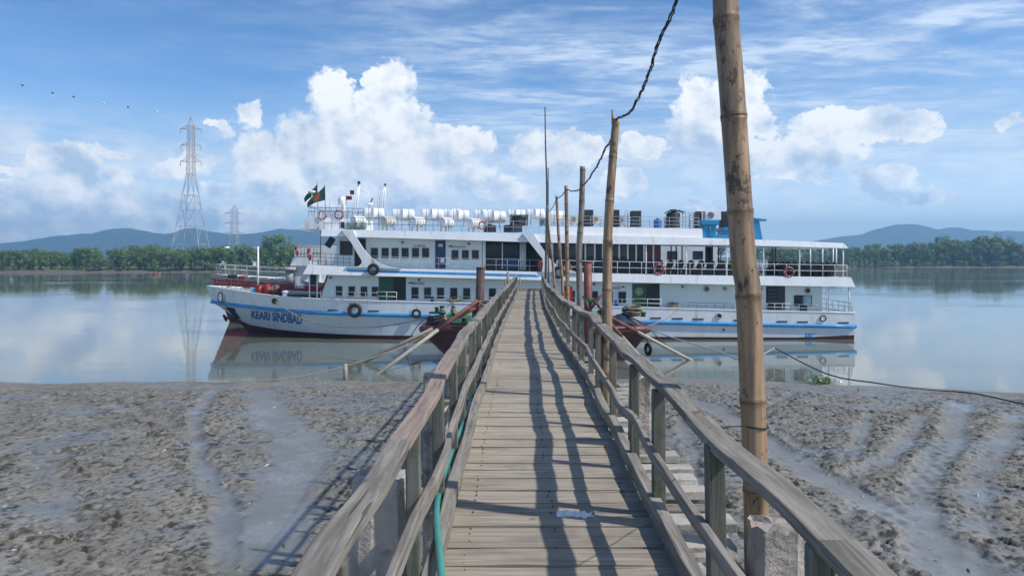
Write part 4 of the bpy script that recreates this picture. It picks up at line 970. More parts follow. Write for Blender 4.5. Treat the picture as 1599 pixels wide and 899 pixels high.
def level(k):
    st, ln, B, p, zf = LV[k]; out = [hullpt(s, st, ln, B, p, zf) for s in SS]
    for px in list(range(700, 1330, 60)) + [1335]:
        z = zf if zf is not None else Z_(lerp(ln, px)); out.append((X_(px), B, z))
    return out
LP = [level(k) for k in range(5)]
from mathutils.bvhtree import BVHTree
_bv = []
for k0, k1 in ((0, 1), (1, 2), (2, 3)):
    A_, B_ = LP[k0], LP[k1]; vs_ = [(q[0], Yc - q[1], q[2]) for q in A_] + [(q[0], Yc - q[1], q[2]) for q in B_]; n_ = len(A_)
    _bv.append(BVHTree.FromPolygons(vs_, [(i, i + 1, n_ + i + 1, n_ + i) for i in range(n_ - 1)]))
def hull_y(x, z):
    ys__ = [h[0].y for h in (bv.ray_cast(Vector((x, Y0 - 3, z)), Vector((0, 1, 0))) for bv in _bv) if h[0] is not None]
    return min(ys__) if ys__ else hull_y0(x, z)
def hull_y0(x, z):   # near-side hull surface Y at a given x, z
    bs = []
    for L in LP[:4]:
        xs_ = [q[0] for q in L]; bs.append((float(np.interp(x, xs_, [q[2] for q in L])), float(np.interp(x, xs_, [q[1] for q in L])) if x >= xs_[0] else 0))
    bs.sort(); return Yc - float(np.interp(z, [b[0] for b in bs], [b[1] for b in bs]))
def skin(k0, k1, name, m_, sub=1):
    b = MB(); A, B_ = LP[k0], LP[k1]; n = len(A)
    for sgn in (-1, 1):
        rows = []
        for i in range(n):
            for f in np.linspace(0, 1, sub + 1):
                a, c_ = A[i], B_[i]; bul = math.sin(f * math.pi) * .0
                rows.append((a[0] + (c_[0] - a[0]) * f, Yc + sgn * (a[1] + (c_[1] - a[1]) * f - bul), a[2] + (c_[2] - a[2]) * f))
        fs = []
        for i in range(n - 1):
            for j in range(sub):
                q = i * (sub + 1) + j; f_ = (q, q + sub + 1, q + sub + 2, q + 1); fs.append(f_ if sgn > 0 else f_[::-1])
        b.add(rows, fs, 0., True)
    a, c_ = A[-1], B_[-1]
    b.add([(a[0], Yc - a[1], a[2]), (a[0], Yc + a[1], a[2]), (c_[0], Yc + c_[1], c_[2]), (c_[0], Yc - c_[1], c_[2])], [(0, 1, 2, 3)])
    return b.build(name, m_, ship)
skin(0, 1, 'topsides', 'white'); skin(1, 2, 'hull', mat('lower_hull_paint', (.60, .66, .70), .38, .05, .8, spots=(.36, .33, .26, .5), sscale=1.2, sthr=(.55, .78), stretch=(1, 1, .3), bump=.012, bs=.8)); skin(2, 3, 'bottom_paint', 'boot'); skin(3, 4, 'underwater_hull', 'boot')
b = MB(); L = LP[0]; n = len(L)
b.add([(q[0], Yc - q[1] + .03, q[2] - .08) for q in L] + [(q[0], Yc + q[1] - .03, q[2] - .08) for q in L], [(i, i + 1, n + i + 1, n + i) for i in range(n - 1)]); b.build('main_deck', 'steelgrey', ship)
for sg in (-1, 1):
    b = MB(); b.tube([(q[0], Yc + sg * (q[1] + .03), q[2]) for q in LP[1]], .15, 8); b.build('rubbing_strake', 'blue', ship)
    b = MB(); b.tube([(q[0], Yc + sg * q[1], q[2]) for q in LP[0]], .045, 6); b.build('gunwale', 'white_clean', ship)
b = MB(); q = LP[1][-1]; b.cyl((q[0] + .05, Yc - q[1], q[2]), (q[0] + .05, Yc + q[1], q[2]), .15, 8); b.build('stern_strake', 'blue', ship)
# writing on the bow
def nm(u, v):
    px = 392.5 + u * 79.5; py = 497 + u * 10 - v * (12.5 + u * 3.5)
    Y = Y0 + 1
    for _ in range(4): x, z = X_(px, Y), Z_(py, Y); Y = hull_y(x, z)
    return (x, Y - .045, z)
text_mesh('KEARI SINDBAD', nm, 'ship_name', mat('name_blue_paint', (.02, .16, .42), .4), ship, bold=.035)
def nm2(u, v):
    px = 395 + u * 14; py = 505 + u * 1.5 - v * 5; Y = Y0 + 1
    for _ in range(4): x, z = X_(px, Y), Z_(py, Y); Y = hull_y(x, z)
    return (x, Y - .014, z)
def on_hull(px, py, off=.02):
    Y = Y0 + .5
    for _ in range(5): x, z = X_(px, Y), Z_(py, Y); Y = hull_y(x, z)
    return Vector((x, Y - off, z))
def disc(c_, r_, name, m_, ring=None, par=ship, nrm=(0, -1, 0), dep=.04):
    b = MB(); nv = Vector(nrm).normalized(); b.cyl(c_ - nv * .06, c_ + nv * dep, r_, 18, False); o_ = b.build(name, m_, par)
    if ring: b = MB(); b.torus(c_ + nv * dep, nrm, r_, .05, 18, 6); b.build('porthole_rim', ring, o_)
    return o_
disc(on_hull(345.5, 464, .12), .40, 'hawse_cover', 'white_clean', 'rustdark', nrm=(-.9, -1, 0)); disc(on_hull(429, 470), .2, 'porthole', 'dark', 'rust', nrm=(-.3, -1, 0))
disc(on_hull(1122.5, 493), .21, 'porthole', 'glass2', 'steelgrey'); disc(on_hull(1285, 496.5), .22, 'porthole', 'white_clean', 'rust')
b = MB()
for px, py in ((520, 484.2), (583.5, 485.6), (1024, 496.6), (1057.5, 497.3), (1090, 498.2), (1154, 500), (1221, 502), (1253, 502.6), (1317, 503.8)):
    b = MB(); p = on_hull(px, py, .0); b.box(p.x - .42, p.x + .42, p.y - .03, p.y + .05, p.z - .055, p.z + .055); b.build('freeing_port', 'dark', ship)
b = MB(); p = on_hull(1130, 515, 0); b.box(p.x - .06, p.x + .06, p.y - .05, p.y + .05, p.z - .1, p.z + .1); b.build('overboard_outlet', 'dark', ship)
b = MB()
for k in range(3): p = on_hull(1263 + k * 4 - 4, 523.5, .012); b.box(p.x - .06, p.x + .06, p.y - .004, p.y, p.z - .12, p.z + .12)
for k in range(2): p = on_hull(1266, 521 + k * 5 - 0, .012); b.box(p.x - .35, p.x + .35, p.y - .005, p.y - .001, p.z - .03, p.z + .03)
b.build('draught_marks', 'blue', ship)
# anchor recess and anchor
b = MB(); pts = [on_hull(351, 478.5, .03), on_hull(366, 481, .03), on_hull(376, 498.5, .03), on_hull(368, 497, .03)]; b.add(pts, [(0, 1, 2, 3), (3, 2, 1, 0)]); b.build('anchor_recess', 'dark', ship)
an = thing('anchor', tuple(on_hull(360, 497, .3)), 'dark anchor hanging from its recess below the ferry bow', 'anchor')
a = on_hull(370, 496, .12); b = MB(); e = a + Vector((-.75, -.25, -.02)); b.cyl(a, e, .09, 8); b.build('shank', 'rustdark', an)
b = MB(); b.tube([e + Vector((-.15, -.3, .30)), e + Vector((-.05, 0, 0)), e + Vector((-.15, .3, -.22))], [.09, .17, .09], 8); b.build('flukes', 'rustdark', an)
# ---- superstructure fascias
def fascia(line_t, line_b, x0, x1, name, m_, Yn=Y0, lean=.14, dep=None, n=14, bottom=True, xt0=0, xt1=0):
    """band around the deck edge, top edge set in so that it faces slightly upward"""
    dep = dep or (Y1 - Y0); b = MB(); rows = []
    for i in range(n + 1):
        f = i / n; pt_ = x0 + xt0 + (x1 + xt1 - x0 - xt0) * f; pb = x0 + (x1 - x0) * f
        zt = Z_(lerp(line_t, pt_)); zb = Z_(lerp(line_b, pb))
        rows += [(X_(pb), Yn, zb), (X_(pt_), Yn + lean, zt), (X_(pt_), Yn + dep - lean, zt), (X_(pb), Yn + dep, zb)]
    fs = []
    for i in range(n):
        k = i * 4
        for j in range(4): fs.append((k + j, k + (j + 1) % 4, k + 4 + (j + 1) % 4, k + 4 + j))
    fs += [(0, 3, 2, 1), (n * 4, n * 4 + 1, n * 4 + 2, n * 4 + 3)]
    b.add(rows, [f_[::-1] for f_ in fs]); return b.build(name, m_, ship)
UT = [(478, 413), (520, 415.5), (600, 419), (840, 424.5), (900, 426), (1100, 430), (1330, 433)]; UB = [(472, 428), (600, 431), (850, 437.5), (1100, 443.5), (1335, 448)]
fascia(UT, UB, 473, 1336, 'upper_deck', 'white', xt0=7, xt1=-6)
RT = [(500, 357.5), (600, 359.5), (750, 362.5), (840, 365), (1095, 371), (1190, 374), (1322, 379.5)]; RB = [(500, 368.5), (600, 371), (750, 375.5), (840, 378.5), (1000, 381.5), (1140, 382.5), (1325, 387.5)]
fascia(RT, RB, 500, 1326, 'boat_deck', 'white', xt0=2, xt1=-7, Yn=Y0 + .1)
fascia([(858, 353), (1100, 356.5)], [(858, 366), (1100, 371)], 858, 1100, 'raised_roof', 'white_clean', Yn=Y0 + .5, lean=.15, dep=8.3)
# blue stripe on the upper deck edge
def stripe(x0, x1, t0, t1, w0, w1, cut=True):
    b = MB(); n = 12; rows = []
    for i in range(n + 1):
        f = i / n; px = x0 + (x1 - x0) * f; 
        for q, dx in ((t0 + (t1 - t0) * f, 0), (t0 + w0 + (t1 + w1 - t0 - w0) * f, (3 if (i == 0 and cut) else (6 if i == n else 0)))):
            zt = Z_(lerp(UT, px)); zb = Z_(lerp(UB, px)); z = Z_(q); g = (z - zb) / (zt - zb); rows.append((X_(px + (dx if i in (0, n) else 0)), Y0 + .14 * g - .012, z))
    b.add(rows, [(2 * i, 2 * i + 1, 2 * i + 3, 2 * i + 2) for i in range(n)]); b.build('blue_stripe', 'blue', ship)
stripe(540, 836, 420.6, 428.6, 3.6, 4)
# ---- main deck house
YM = Y0 + 1.0
MT = [(470, 428), (600, 431), (850, 438), (1100, 444), (1300, 448)]; MBt = [(480, 466.5), (600, 470.5), (800, 475.5), (1000, 480.5), (1300, 487.5)]
def wall(x0, x1, lt, lb, Yn, dep, name, m_, slant=0, n=8, par=ship, holes=None):
    b = MB()
    for i in range(n):
        f0, f1 = i / n, (i + 1) / n; a0 = x0 + (x1 - x0) * f0; a1 = x0 + (x1 - x0) * f1
        s0 = slant * (1 - f0); s1 = slant * (1 - f1)
        zb0, zb1, zt0, zt1 = Z_(lerp(lb, a0)) - .05, Z_(lerp(lb, a1)) - .05, Z_(lerp(lt, a0)) + .05, Z_(lerp(lt, a1)) + .05
        b.hexa([(X_(a0), Yn, zb0), (X_(a1), Yn, zb1), (X_(a1), Yn + dep, zb1), (X_(a0), Yn + dep, zb0),
                (X_(a0 + s0), Yn, zt0), (X_(a1 + s1), Yn, zt1), (X_(a1 + s1), Yn + dep, zt1), (X_(a0 + s0), Yn + dep, zt0)])
    return b.build(name, m_, par)
wall(494, 1292, MT, MBt, YM, 7.5, 'main_deckhouse', 'wall', slant=13)
b = MB(); b.strip([(X_(494) - .02, YM + .3, Z_(466)), (X_(507) - .02, YM + .3, Z_(430))], .7, .12, up=Vector((1, 0, .3))); b.build('front_red_panel', 'dred', ship)
def panel(px0, px1, py0, py1, Yn, name, m_, par=ship, proud=.02, frame=None, par2=None):
    b = MB(); x0, x1, z0, z1 = X_(px0), X_(px1), Z_(py1), Z_(py0)
    b.box(x0, x1, Yn - proud, Yn + .02, z0, z1); o_ = b.build(name, m_, par, bevel=0)
    if frame:
        b = MB(); w = .035
        for q in ((x0 - w, x1 + w, z1, z1 + w), (x0 - w, x1 + w, z0 - w, z0), (x0 - w, x0, z0, z1), (x1, x1 + w, z0, z1)): b.box(q[0], q[1], Yn - proud - .03, Yn + .0, q[2], q[3])
        b.build('window_frame', frame, o_)
    return o_
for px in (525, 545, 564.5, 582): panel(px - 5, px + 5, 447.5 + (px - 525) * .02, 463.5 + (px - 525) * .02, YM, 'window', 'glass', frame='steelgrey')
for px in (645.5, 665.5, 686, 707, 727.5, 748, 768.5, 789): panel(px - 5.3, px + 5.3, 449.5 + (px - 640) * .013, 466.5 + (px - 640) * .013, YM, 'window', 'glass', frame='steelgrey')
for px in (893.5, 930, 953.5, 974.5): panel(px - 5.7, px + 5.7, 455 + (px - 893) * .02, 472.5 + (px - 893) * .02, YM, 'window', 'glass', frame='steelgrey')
panel(588, 631, 433, 469.5, YM, 'doorway', 'dark'); panel(588, 611, 433.5, 469.5, YM - .025, 'sliding_door', 'green')
panel(990.5, 1034, 443.5, 480, YM, 'doorway', 'dark'); d_ = panel(990.5, 1013, 444, 480, YM - .025, 'sliding_door', 'green')
disc(Vector((X_(1001), YM - .05, Z_(456))), .32, 'round_emblem', mat('faded_gold_paint', (.35, .36, .2), .5), par=d_, dep=.012); b = MB(); b.torus((X_(1001), YM - .08, Z_(456)), (0, 1, 0), .22, .03, 18, 5); b.build('emblem_ring', 'lgreen', d_)
panel(1203, 1233, 447.5, 485, YM, 'doorway', 'dark'); panel(1222, 1233, 448, 485, YM - .03, 'open_door', 'glass2')
st = MB()
for k in range(6): st.box(X_(1206), X_(1221), YM - .06, YM - .02, Z_(482 - k * 5.5), Z_(481 - k * 5.5))
st.build('stairs', 'darkrail', ship)
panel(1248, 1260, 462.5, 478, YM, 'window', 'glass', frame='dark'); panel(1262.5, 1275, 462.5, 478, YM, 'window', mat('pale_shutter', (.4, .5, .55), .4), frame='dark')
for px, py, r_, m_ in ((1108.5, 452, .2, 'darkrail'), (1137.5, 451.5, .12, 'steelgrey'), (1192, 452, .2, 'dark'), (1269, 454.5, .2, 'dark')): disc(Vector((X_(px), YM, Z_(py))), r_, 'wall_vent', m_, 'steelgrey', dep=.05)
def lamp(px, py, Yn):
    b = MB(); p = Vector((X_(px), Yn, Z_(py))); b.cyl(p, p + Vector((0, -.14, 0)), .05, 8); b.ball(p + Vector((0, -.16, -.05)), .10, nu=10, nv=6); b.build('bulkhead_lamp', 'darkrail', ship)
for px, py in ((512, 433), (652, 436.5), (930, 443.5), (1070, 447)): lamp(px, py, YM)
def wtext(s, px0, px1, py0, py1, Yn, m_, name='lettering'):
    text_mesh(s, lambda u, v: (X_(px0 + u * (px1 - px0)), Yn - .012, Z_(py1 + u * (px1 - px0) * .015 - v * (py1 - py0))), name, m_, ship, bold=.015)
txt = mat('dark_lettering', (.05, .02, .04), .5); txr = mat('red_lettering', (.35, .02, .04), .5)
wtext('MAIN DECK', 640.5, 661, 440.8, 445, YM, txt); wtext('MAIN DECK', 955, 972, 448.5, 452.2, YM, txt)
def arrow(px, py, s, Yn, m_=None):
    b = MB(); x, z = X_(px), Z_(py); b.add([(x, Yn - .013, z), (x + s * .22, Yn - .013, z + .12), (x + s * .22, Yn - .013, z - .05)], [(0, 1, 2), (2, 1, 0)]); b.add([(x + s * .2, Yn - .013, z + .07), (x + s * .34, Yn - .013, z + .11), (x + s * .34, Yn - .013, z + .04), (x + s * .2, Yn - .013, z - .01)], [(0, 1, 2, 3), (3, 2, 1, 0)]); b.build('painted_arrow', m_ or txt, ship)
arrow(634, 443, 1, YM); arrow(980, 449.5, -1, YM)
# ---- upper deck house and wheelhouse
YU = Y0 + 1.3
HT = [(500, 368), (600, 371), (750, 375.5), (840, 378.5), (1000, 381.5), (1140, 382.5)]; HB = [(500, 415), (600, 419), (840, 424.5), (1100, 430), (1200, 432)]
wall(511, 757, HT, HB, YU, 6.9, 'upper_deckhouse', 'wall', slant=15); wall(757, 838, HT, HB, YU + 1.0, 5.4, 'saloon_core', 'dark', n=2); wall(838, 1037, HT, HB, YU, 6.9, 'aft_saloon', 'dark', n=6)
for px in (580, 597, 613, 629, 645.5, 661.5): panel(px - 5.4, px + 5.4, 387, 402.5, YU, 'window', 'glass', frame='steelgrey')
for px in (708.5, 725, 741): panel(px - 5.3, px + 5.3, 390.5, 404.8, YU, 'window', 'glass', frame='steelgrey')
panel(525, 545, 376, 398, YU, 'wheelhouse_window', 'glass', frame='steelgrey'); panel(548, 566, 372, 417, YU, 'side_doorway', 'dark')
dr = panel(677, 693.5, 375, 419.5, YU, 'door', 'navy', proud=.04); panel(681.5, 689, 380.5, 385, YU - .03, 'number_plate', 'beige', dr); panel(685.5, 691.5, 402.5, 410, YU - .03, 'notice', 'white_clean', dr)
wtext('NO SMOKING', 643, 662, 381.6, 385, YU, txr); wtext('BRIDGE DECK', 702, 726, 383.4, 386.4, YU, txt); arrow(697, 384.5, 1, YU, txt)
lamp(625, 377, YU); lamp(731, 379, YU)
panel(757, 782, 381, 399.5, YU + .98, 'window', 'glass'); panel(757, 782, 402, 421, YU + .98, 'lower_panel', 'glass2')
b = MB()
for k in range(12): b.cyl((X_(785.5 + k * 2.15), YU + .93, Z_(381)), (X_(785.5 + k * 2.15), YU + .93, Z_(399.5)), .05, 6)
b.build('curtain', mat('slate_curtain', (.10, .13, .16), .7), ship); panel(785, 811, 402, 421, YU + .95, 'blue_board', mat('dull_blue_board', (.03, .09, .2), .6))
for px in (755.5, 783): b = MB(); b.box(X_(px), X_(px + 1.6), YU + .85, YU + .95, Z_(421), Z_(378)); b.build('window_mullion', 'wall', ship)
for px in (813.5, 817, 820.5): b = MB(); b.cyl((X_(px), YU + .7, Z_(422)), (X_(px), YU + .7, Z_(378)), .09, 10); b.build('white_pipe', 'wall', ship)
b = MB(); b.cyl((X_(753), Y0 + .3, Z_(420)), (X_(753), Y0 + .3, Z_(362)), .03, 6); b.build('thin_stanchion', 'darkrail', ship)
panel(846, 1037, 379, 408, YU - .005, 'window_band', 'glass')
for px in (864, 877, 889, 902.5, 916.5, 931.5, 944, 957.5, 970.5, 984, 997.5, 1010, 1025):
    b = MB(); b.box(X_(px - 1.2), X_(px + 1.2), YU - .1, YU - .03, Z_(410), Z_(380)); b.build('window_post', 'white', ship)
for px0, px1 in ((866, 875), (891, 901), (919, 930), (959, 969), (972, 982)): panel(px0, px1, 384, 400, YU - .028, 'saloon_window', 'glass2')
panel(1011, 1024, 382, 406, YU - .03, 'red_panel', 'dred'); panel(1027, 1036, 382, 406, YU - .03, 'red_panel', 'dred')
panel(846, 1037, 408, 427, YU - .02, 'dado', 'navy')
# pointed white braces with curved openings
def brace(poly, name='side_brace'):
    b = MB(); b.prism([(X_(x), Z_(y)) for x, y in poly], Y0 - .03, Y0 + .22); return b.build(name, 'white', ship)
brace([(533, 359), (551, 359), (557, 372), (567, 388), (578, 401), (590, 410), (606, 416), (626, 419.6), (540, 417), (560, 415.5), (564.5, 411), (564.5, 406), (560, 399), (548, 378)])
brace([(815.5, 364.5), (833, 365), (853, 396), (862, 408), (874, 416), (906, 426.5), (846, 425), (848, 412), (847, 404), (828, 380)])
b = MB(); b.torus((X_(867), Y0 - .02, Z_(405)), (0, 1, 0), .05, .02, 8, 4)
# ---- open aft deck: posts, white partition
for px, yb in ((1010, 427), (1073, 428.5), (1137, 430), (1194.5, 431), (1251, 432), (1319.5, 433)):
    b = MB(); b.cyl((X_(px), Y0 + .32, Z_(yb)), (X_(px), Y0 + .32, Z_(lerp(RB, px)) + .05), .055, 8); b.build('deck_post', 'white_clean', ship)
for px, yb in ((1265.5, 413), (1284.5, 413), (1301, 414), (1306, 414)):
    Yp = Y1 - .5; b = MB(); b.cyl((X_(px, Yp), Yp, Z_(425, Yp)), (X_(px, Yp), Yp, Z_(386, Y0)), .055, 8); b.build('deck_post', 'white_clean', ship)
for px in (1048, 1056, 1065, 1104, 1112.5, 1122, 1206, 1211): b = MB(); b.cyl((X_(px, Yc), Yc, Z_(425)), (X_(px, Yc), Yc, Z_(383)), .055, 8); b.build('dark_deck_post', 'darkrail', ship)
panel(1126, 1137, 384, 412, Yc, 'dark_locker', 'dark'); b = MB(); b.box(X_(1160, Yc), X_(1193), Y0 + 2.2, Yc + 1, Z_(430), Z_(383)); b.build('engine_casing', 'dred', ship)
# seats
def seat_mb(x, y, z):
    b = MB(); b.box(x - .24, x + .22, y - .24, y + .24, z + .34, z + .44); b.bar((x + .18, y, z + .42), (x + .42, y, z + 1.0), .46, .09, (0, 1, 0)); b.bar((x + .40, y, z + .98), (x + .46, y, z + 1.12), .3, .1, (0, 1, 0))
    for sy in (-.26, .26): b.bar((x - .2, y + sy, z + .56), (x + .28, y + sy, z + .6), .05, .05)
    for sx in (-.18, .15): b.bar((x + sx, y, z), (x + sx, y, z + .36), .05, .4, (1, 0, 0))
    return b
n_s = 0; fseat = None
cols = [(px, 1) for px in np.arange(962, 1160, 16.5)] + [(px, 0) for px in np.arange(1232, 1312, 10.5)] + [(px, 2) for px in (885, 900, 917, 934, 948)]
for px, k in cols:
    for row, Yr in enumerate((Y0 + 1.05, Y0 + 2.4) if k == 1 else ((Y0 + 1.2, Y0 + 3.2, Y0 + 5.2) if k == 0 else (Y0 + .85,))):
        if k == 1 and px < 1040 and row == 1: continue
        x = X_(px) + (.25 if row % 2 else 0); z = Z_(lerp(UT, px)) + .01
        if fseat is None:
            fseat = seat_mb(x, Yr, z).build('passenger_seat', 'seat', ship); fo = Vector((x, Yr, z))
        else:
            c_ = fseat.copy(); COL.objects.link(c_); c_.location = Vector((x, Yr, z)) - fo
# ---- railings
def railing(line, x0, x1, h, Yn, name='railing', m_='rail', step=19., mid=1, r_=.019, zoff=0., every=1, par=ship):
    b = MB(); n = max(1, round((x1 - x0) / step)); zs = lambda px: Z_(lerp(line, px)) + zoff
    for k in range(mid + 1):
        hh = h * (1 - k / (mid + 1)); b.tube([(X_(x0 + (x1 - x0) * i / n), Yn, zs(x0 + (x1 - x0) * i / n) + hh) for i in range(n + 1)], r_, 5)
    for i in range(n + 1): px = x0 + (x1 - x0) * i / n; b.tube([(X_(px), Yn, zs(px)), (X_(px), Yn, zs(px) + h)], r_, 5)
    return b.build(name, m_, par)
railing(UT, 576, 700, .92, Y0 + .26, step=15); railing(UT, 704, 845, .92, Y0 + .26, step=17); railing(UT, 870, 1325, .95, Y0 + .26, step=19, m_='white_clean')
railing(UT, 487, 545, .95, Y0 + .26, m_='darkrail', step=10, mid=2)
railing(TOP, 500, 588, .62, Y0 + .1, step=19, m_='rail'); railing(TOP, 588, 619, .72, Y0 + .1, step=13, m_='white_clean'); railing(TOP, 640, 700, .5, Y0 + .1, step=20); railing(TOP, 715, 780, .5, Y0 + .1, step=20)
railing(TOP, 880, 990, .6, Y0 + .1, step=20); railing(TOP, 990, 1033, .68, Y0 + .1, step=22, m_='white_clean'); railing(TOP, 1075, 1145, .5, Y0 + .1, step=15, m_='darkrail'); railing(TOP, 1198, 1235, .6, Y0 + .1, step=12, m_='white_clean'); railing(TOP, 1235, 1332, .55, Y0 + .1, step=14)
b = MB()
for k in range(14):
    s = SS[0] + k / 13 * .36
    x, bb_, z = hullpt(s, (322, 446), TOP, 4.75, 2.9); 
    if k == 0: pr = []
    pr.append((x + .25, bb_ * .97, z))
for sg in (-1, 1):
    b.tube([(x, Yc + sg * q, z + .62) for x, q, z in pr], .02, 5); b.tube([(x, Yc + sg * q, z + .32) for x, q, z in pr], .015, 5)
    for x, q, z in pr: b.tube([(x, Yc + sg * q, z), (x, Yc + sg * q, z + .62)], .016, 5)
b.build('bow_railing', 'darkrail', ship)
for sg, ya in ((-1, Y0 + .35), (1, Y1 - .35)):
    for px in ((1297, 1329) if sg < 0 else (1329,)): b = MB(); b.cyl((X_(px), ya, Z_(487)), (X_(px), ya, Z_(447)), .06, 8); b.build('stern_post', 'white_clean', ship)
b = MB(); b.tube([(X_(1331), y_, Z_(488) + .75) for y_ in np.linspace(Y0 + .2, Y1 - .2, 6)], .025, 5); b.tube([(X_(1331), y_, Z_(488) + .4) for y_ in np.linspace(Y0 + .2, Y1 - .2, 6)], .02, 5)
for y_ in np.linspace(Y0 + .2, Y1 - .2, 9): b.tube([(X_(1331), y_, Z_(488)), (X_(1331), y_, Z_(488) + .75)], .02, 5)
b.build('stern_railing', 'darkrail', ship)
RTL = lambda a: [(x, y + a) for x, y in RT]
railing(RT, 504, 700, .95, Y0 + .35, step=12, m_='darkrail', r_=.02); railing(RT, 700, 842, .95, Y0 + .35, step=19, m_='rail')
railing([(858, 353), (1100, 356.5)], 862, 1095, .85, Y0 + .75, step=16, m_='rail', r_=.02, mid=2)
railing([(858, 353), (1100, 356.5)], 862, 1095, .85, Y0 + 8.3, step=16, m_='rail', r_=.02, mid=1)
# ---- wheelhouse top (white slanted screen) with rail, masts
YWn = Y0 + 2.4
b = MB(); b.prism([(X_(467, YWn), Z_(357.5, YWn)), (X_(480, YWn), Z_(338.5, YWn)), (X_(566, YWn), Z_(341, YWn)), (X_(566, YWn), Z_(359, YWn))], YWn, YWn + 4.6); b.build('monkey_island', 'white', ship)
b = MB()
zr = lambda px: Z_(338.5 + (px - 480) * .03, YWn)
for yy in (YWn + .1, YWn + 4.5):
    for h in (.8, .45): b.tube([(X_(481, YWn), yy, zr(481) + h), (X_(566, YWn), yy, zr(566) + h)], .024, 5)
    for px in np.arange(481, 567, 8.5): b.tube([(X_(px, YWn), yy, zr(px)), (X_(px + 1.5, YWn), yy, zr(px) + .8)], .022, 5)
b.tube([(X_(481, YWn), YWn + .1, zr(481) + .8), (X_(481, YWn), YWn + 4.5, zr(481) + .8)], .024, 5); b.build('railing', 'darkrail', ship)
b = MB(); b.box(X_(500, Y0 + 1.8), X_(566), Y0 + 1.5, Y0 + 2.4, Z_(358), Z_(345)); b.build('bridge_front', 'white', ship); panel(525, 531, 345, 355, Y0 + 1.5, 'small_dark_window', 'dark')
for px in (494, 497, 507): b = MB(); b.cyl((X_(498 if px == 497 else px), Y0 + .5, Z_(415)), (X_(498 if px == 497 else px), Y0 + .5, Z_(360 if px == 497 else 405)), .03, 6); b.build('stanchion', 'darkrail', ship)
b = MB(); b.bar((X_(508), Y0 + .6, Z_(385)), (X_(517), Y0 + .6, Z_(371)), .5, .18, (0, 1, 0)); b.build('searchlight', 'dark', ship)
YM1 = Y0 + 4.4
def mast(x0, y0, x1, y1, w, name='mast'):
    b = MB(); a = P(x0, y0, YM1); e = P(x1, y1, YM1)
    for dx_ in (0, w): b.cyl(a + Vector((dx_, 0, 0)), e + Vector((dx_ * .3, 0, 0)), .06, 8)
    for k in range(1, 6): f = k / 6; b.bar(a.lerp(e, f), a.lerp(e, f) + Vector((w * (1 - .7 * f), 0, .02)), .05, .05)
    return b, a, e
b, a, e = mast(549, 341, 560, 290, .3); b.bar(P(549, 293, YM1), P(574, 302, YM1), .05, .05); b.cyl(e, e + Vector((0, 0, .3)), .1, 8); mo = b.build('mast', 'white_clean', ship)
b = MB(); b.cyl(e + Vector((.02, 0, .12)), e + Vector((.02, 0, .38)), .12, 8); b.build('mast_lamp', 'dark', mo)
b = MB(); q = P(550, 302, YM1); b.box(q.x - .15, q.x + .15, YM1 - .15, YM1 + .15, q.z - .1, q.z + .25); q = P(547, 310, YM1); b.box(q.x - .35, q.x + .1, YM1 - .2, YM1 + .2, q.z - .1, q.z + .2); b.build('red_signal_lamps', 'dred', mo)
b = MB(); q = P(538, 315, YM1); b.tube([q + Vector((-.35, -.1, .1)), q + Vector((.1, -.2, .0))], [.42, .36], 16); b.tube([q + Vector((-.1, 0, -.3)), q + Vector((0, 0, -.9))], [.18, .1], 8); b.build('horn_speaker', 'white_clean', mo)
b, a, e = mast(593, 330, 600.5, 291, .3); b.bar(e + Vector((-.25, 0, 0)), e + Vector((.45, 0, 0)), .12, .08); m2 = b.build('mast', 'white_clean', ship); b = MB(); b.cyl(e + Vector((.05, 0, .05)), e + Vector((.05, 0, .22)), .09, 8); b.build('mast_lamp', 'dark', m2)
for px, y0_, y1_ in ((583, 325, 312), (514, 325, 305), (592, 318, 291), (589, 322, 297)): b = MB(); b.cyl(P(px, y0_ + 8, YM1), P(px + 2, y1_, YM1), .018, 5); b.build('aerial', 'rail', ship)
b = MB(); q = P(577, 319, YM1); b.ball(q, .36, .36, .14, 16, 6); b.cyl(q - Vector((0, 0, .35)), q, .1, 8); b.build('satellite_dome', 'white_clean', ship)
b = MB(); q = P(487, 299.5, YM1 + 1.5); b.ball(q, .33, .33, .12, 16, 6); b.cyl(q - Vector((0, 0, 2.0)), q, .04, 6); b.build('satellite_dome', 'white_clean', ship)
b = MB(); b.cyl(P(578, 318, YM1), P(582, 309, YM1), .05, 6); b.build('small_lamp', 'dark', ship)
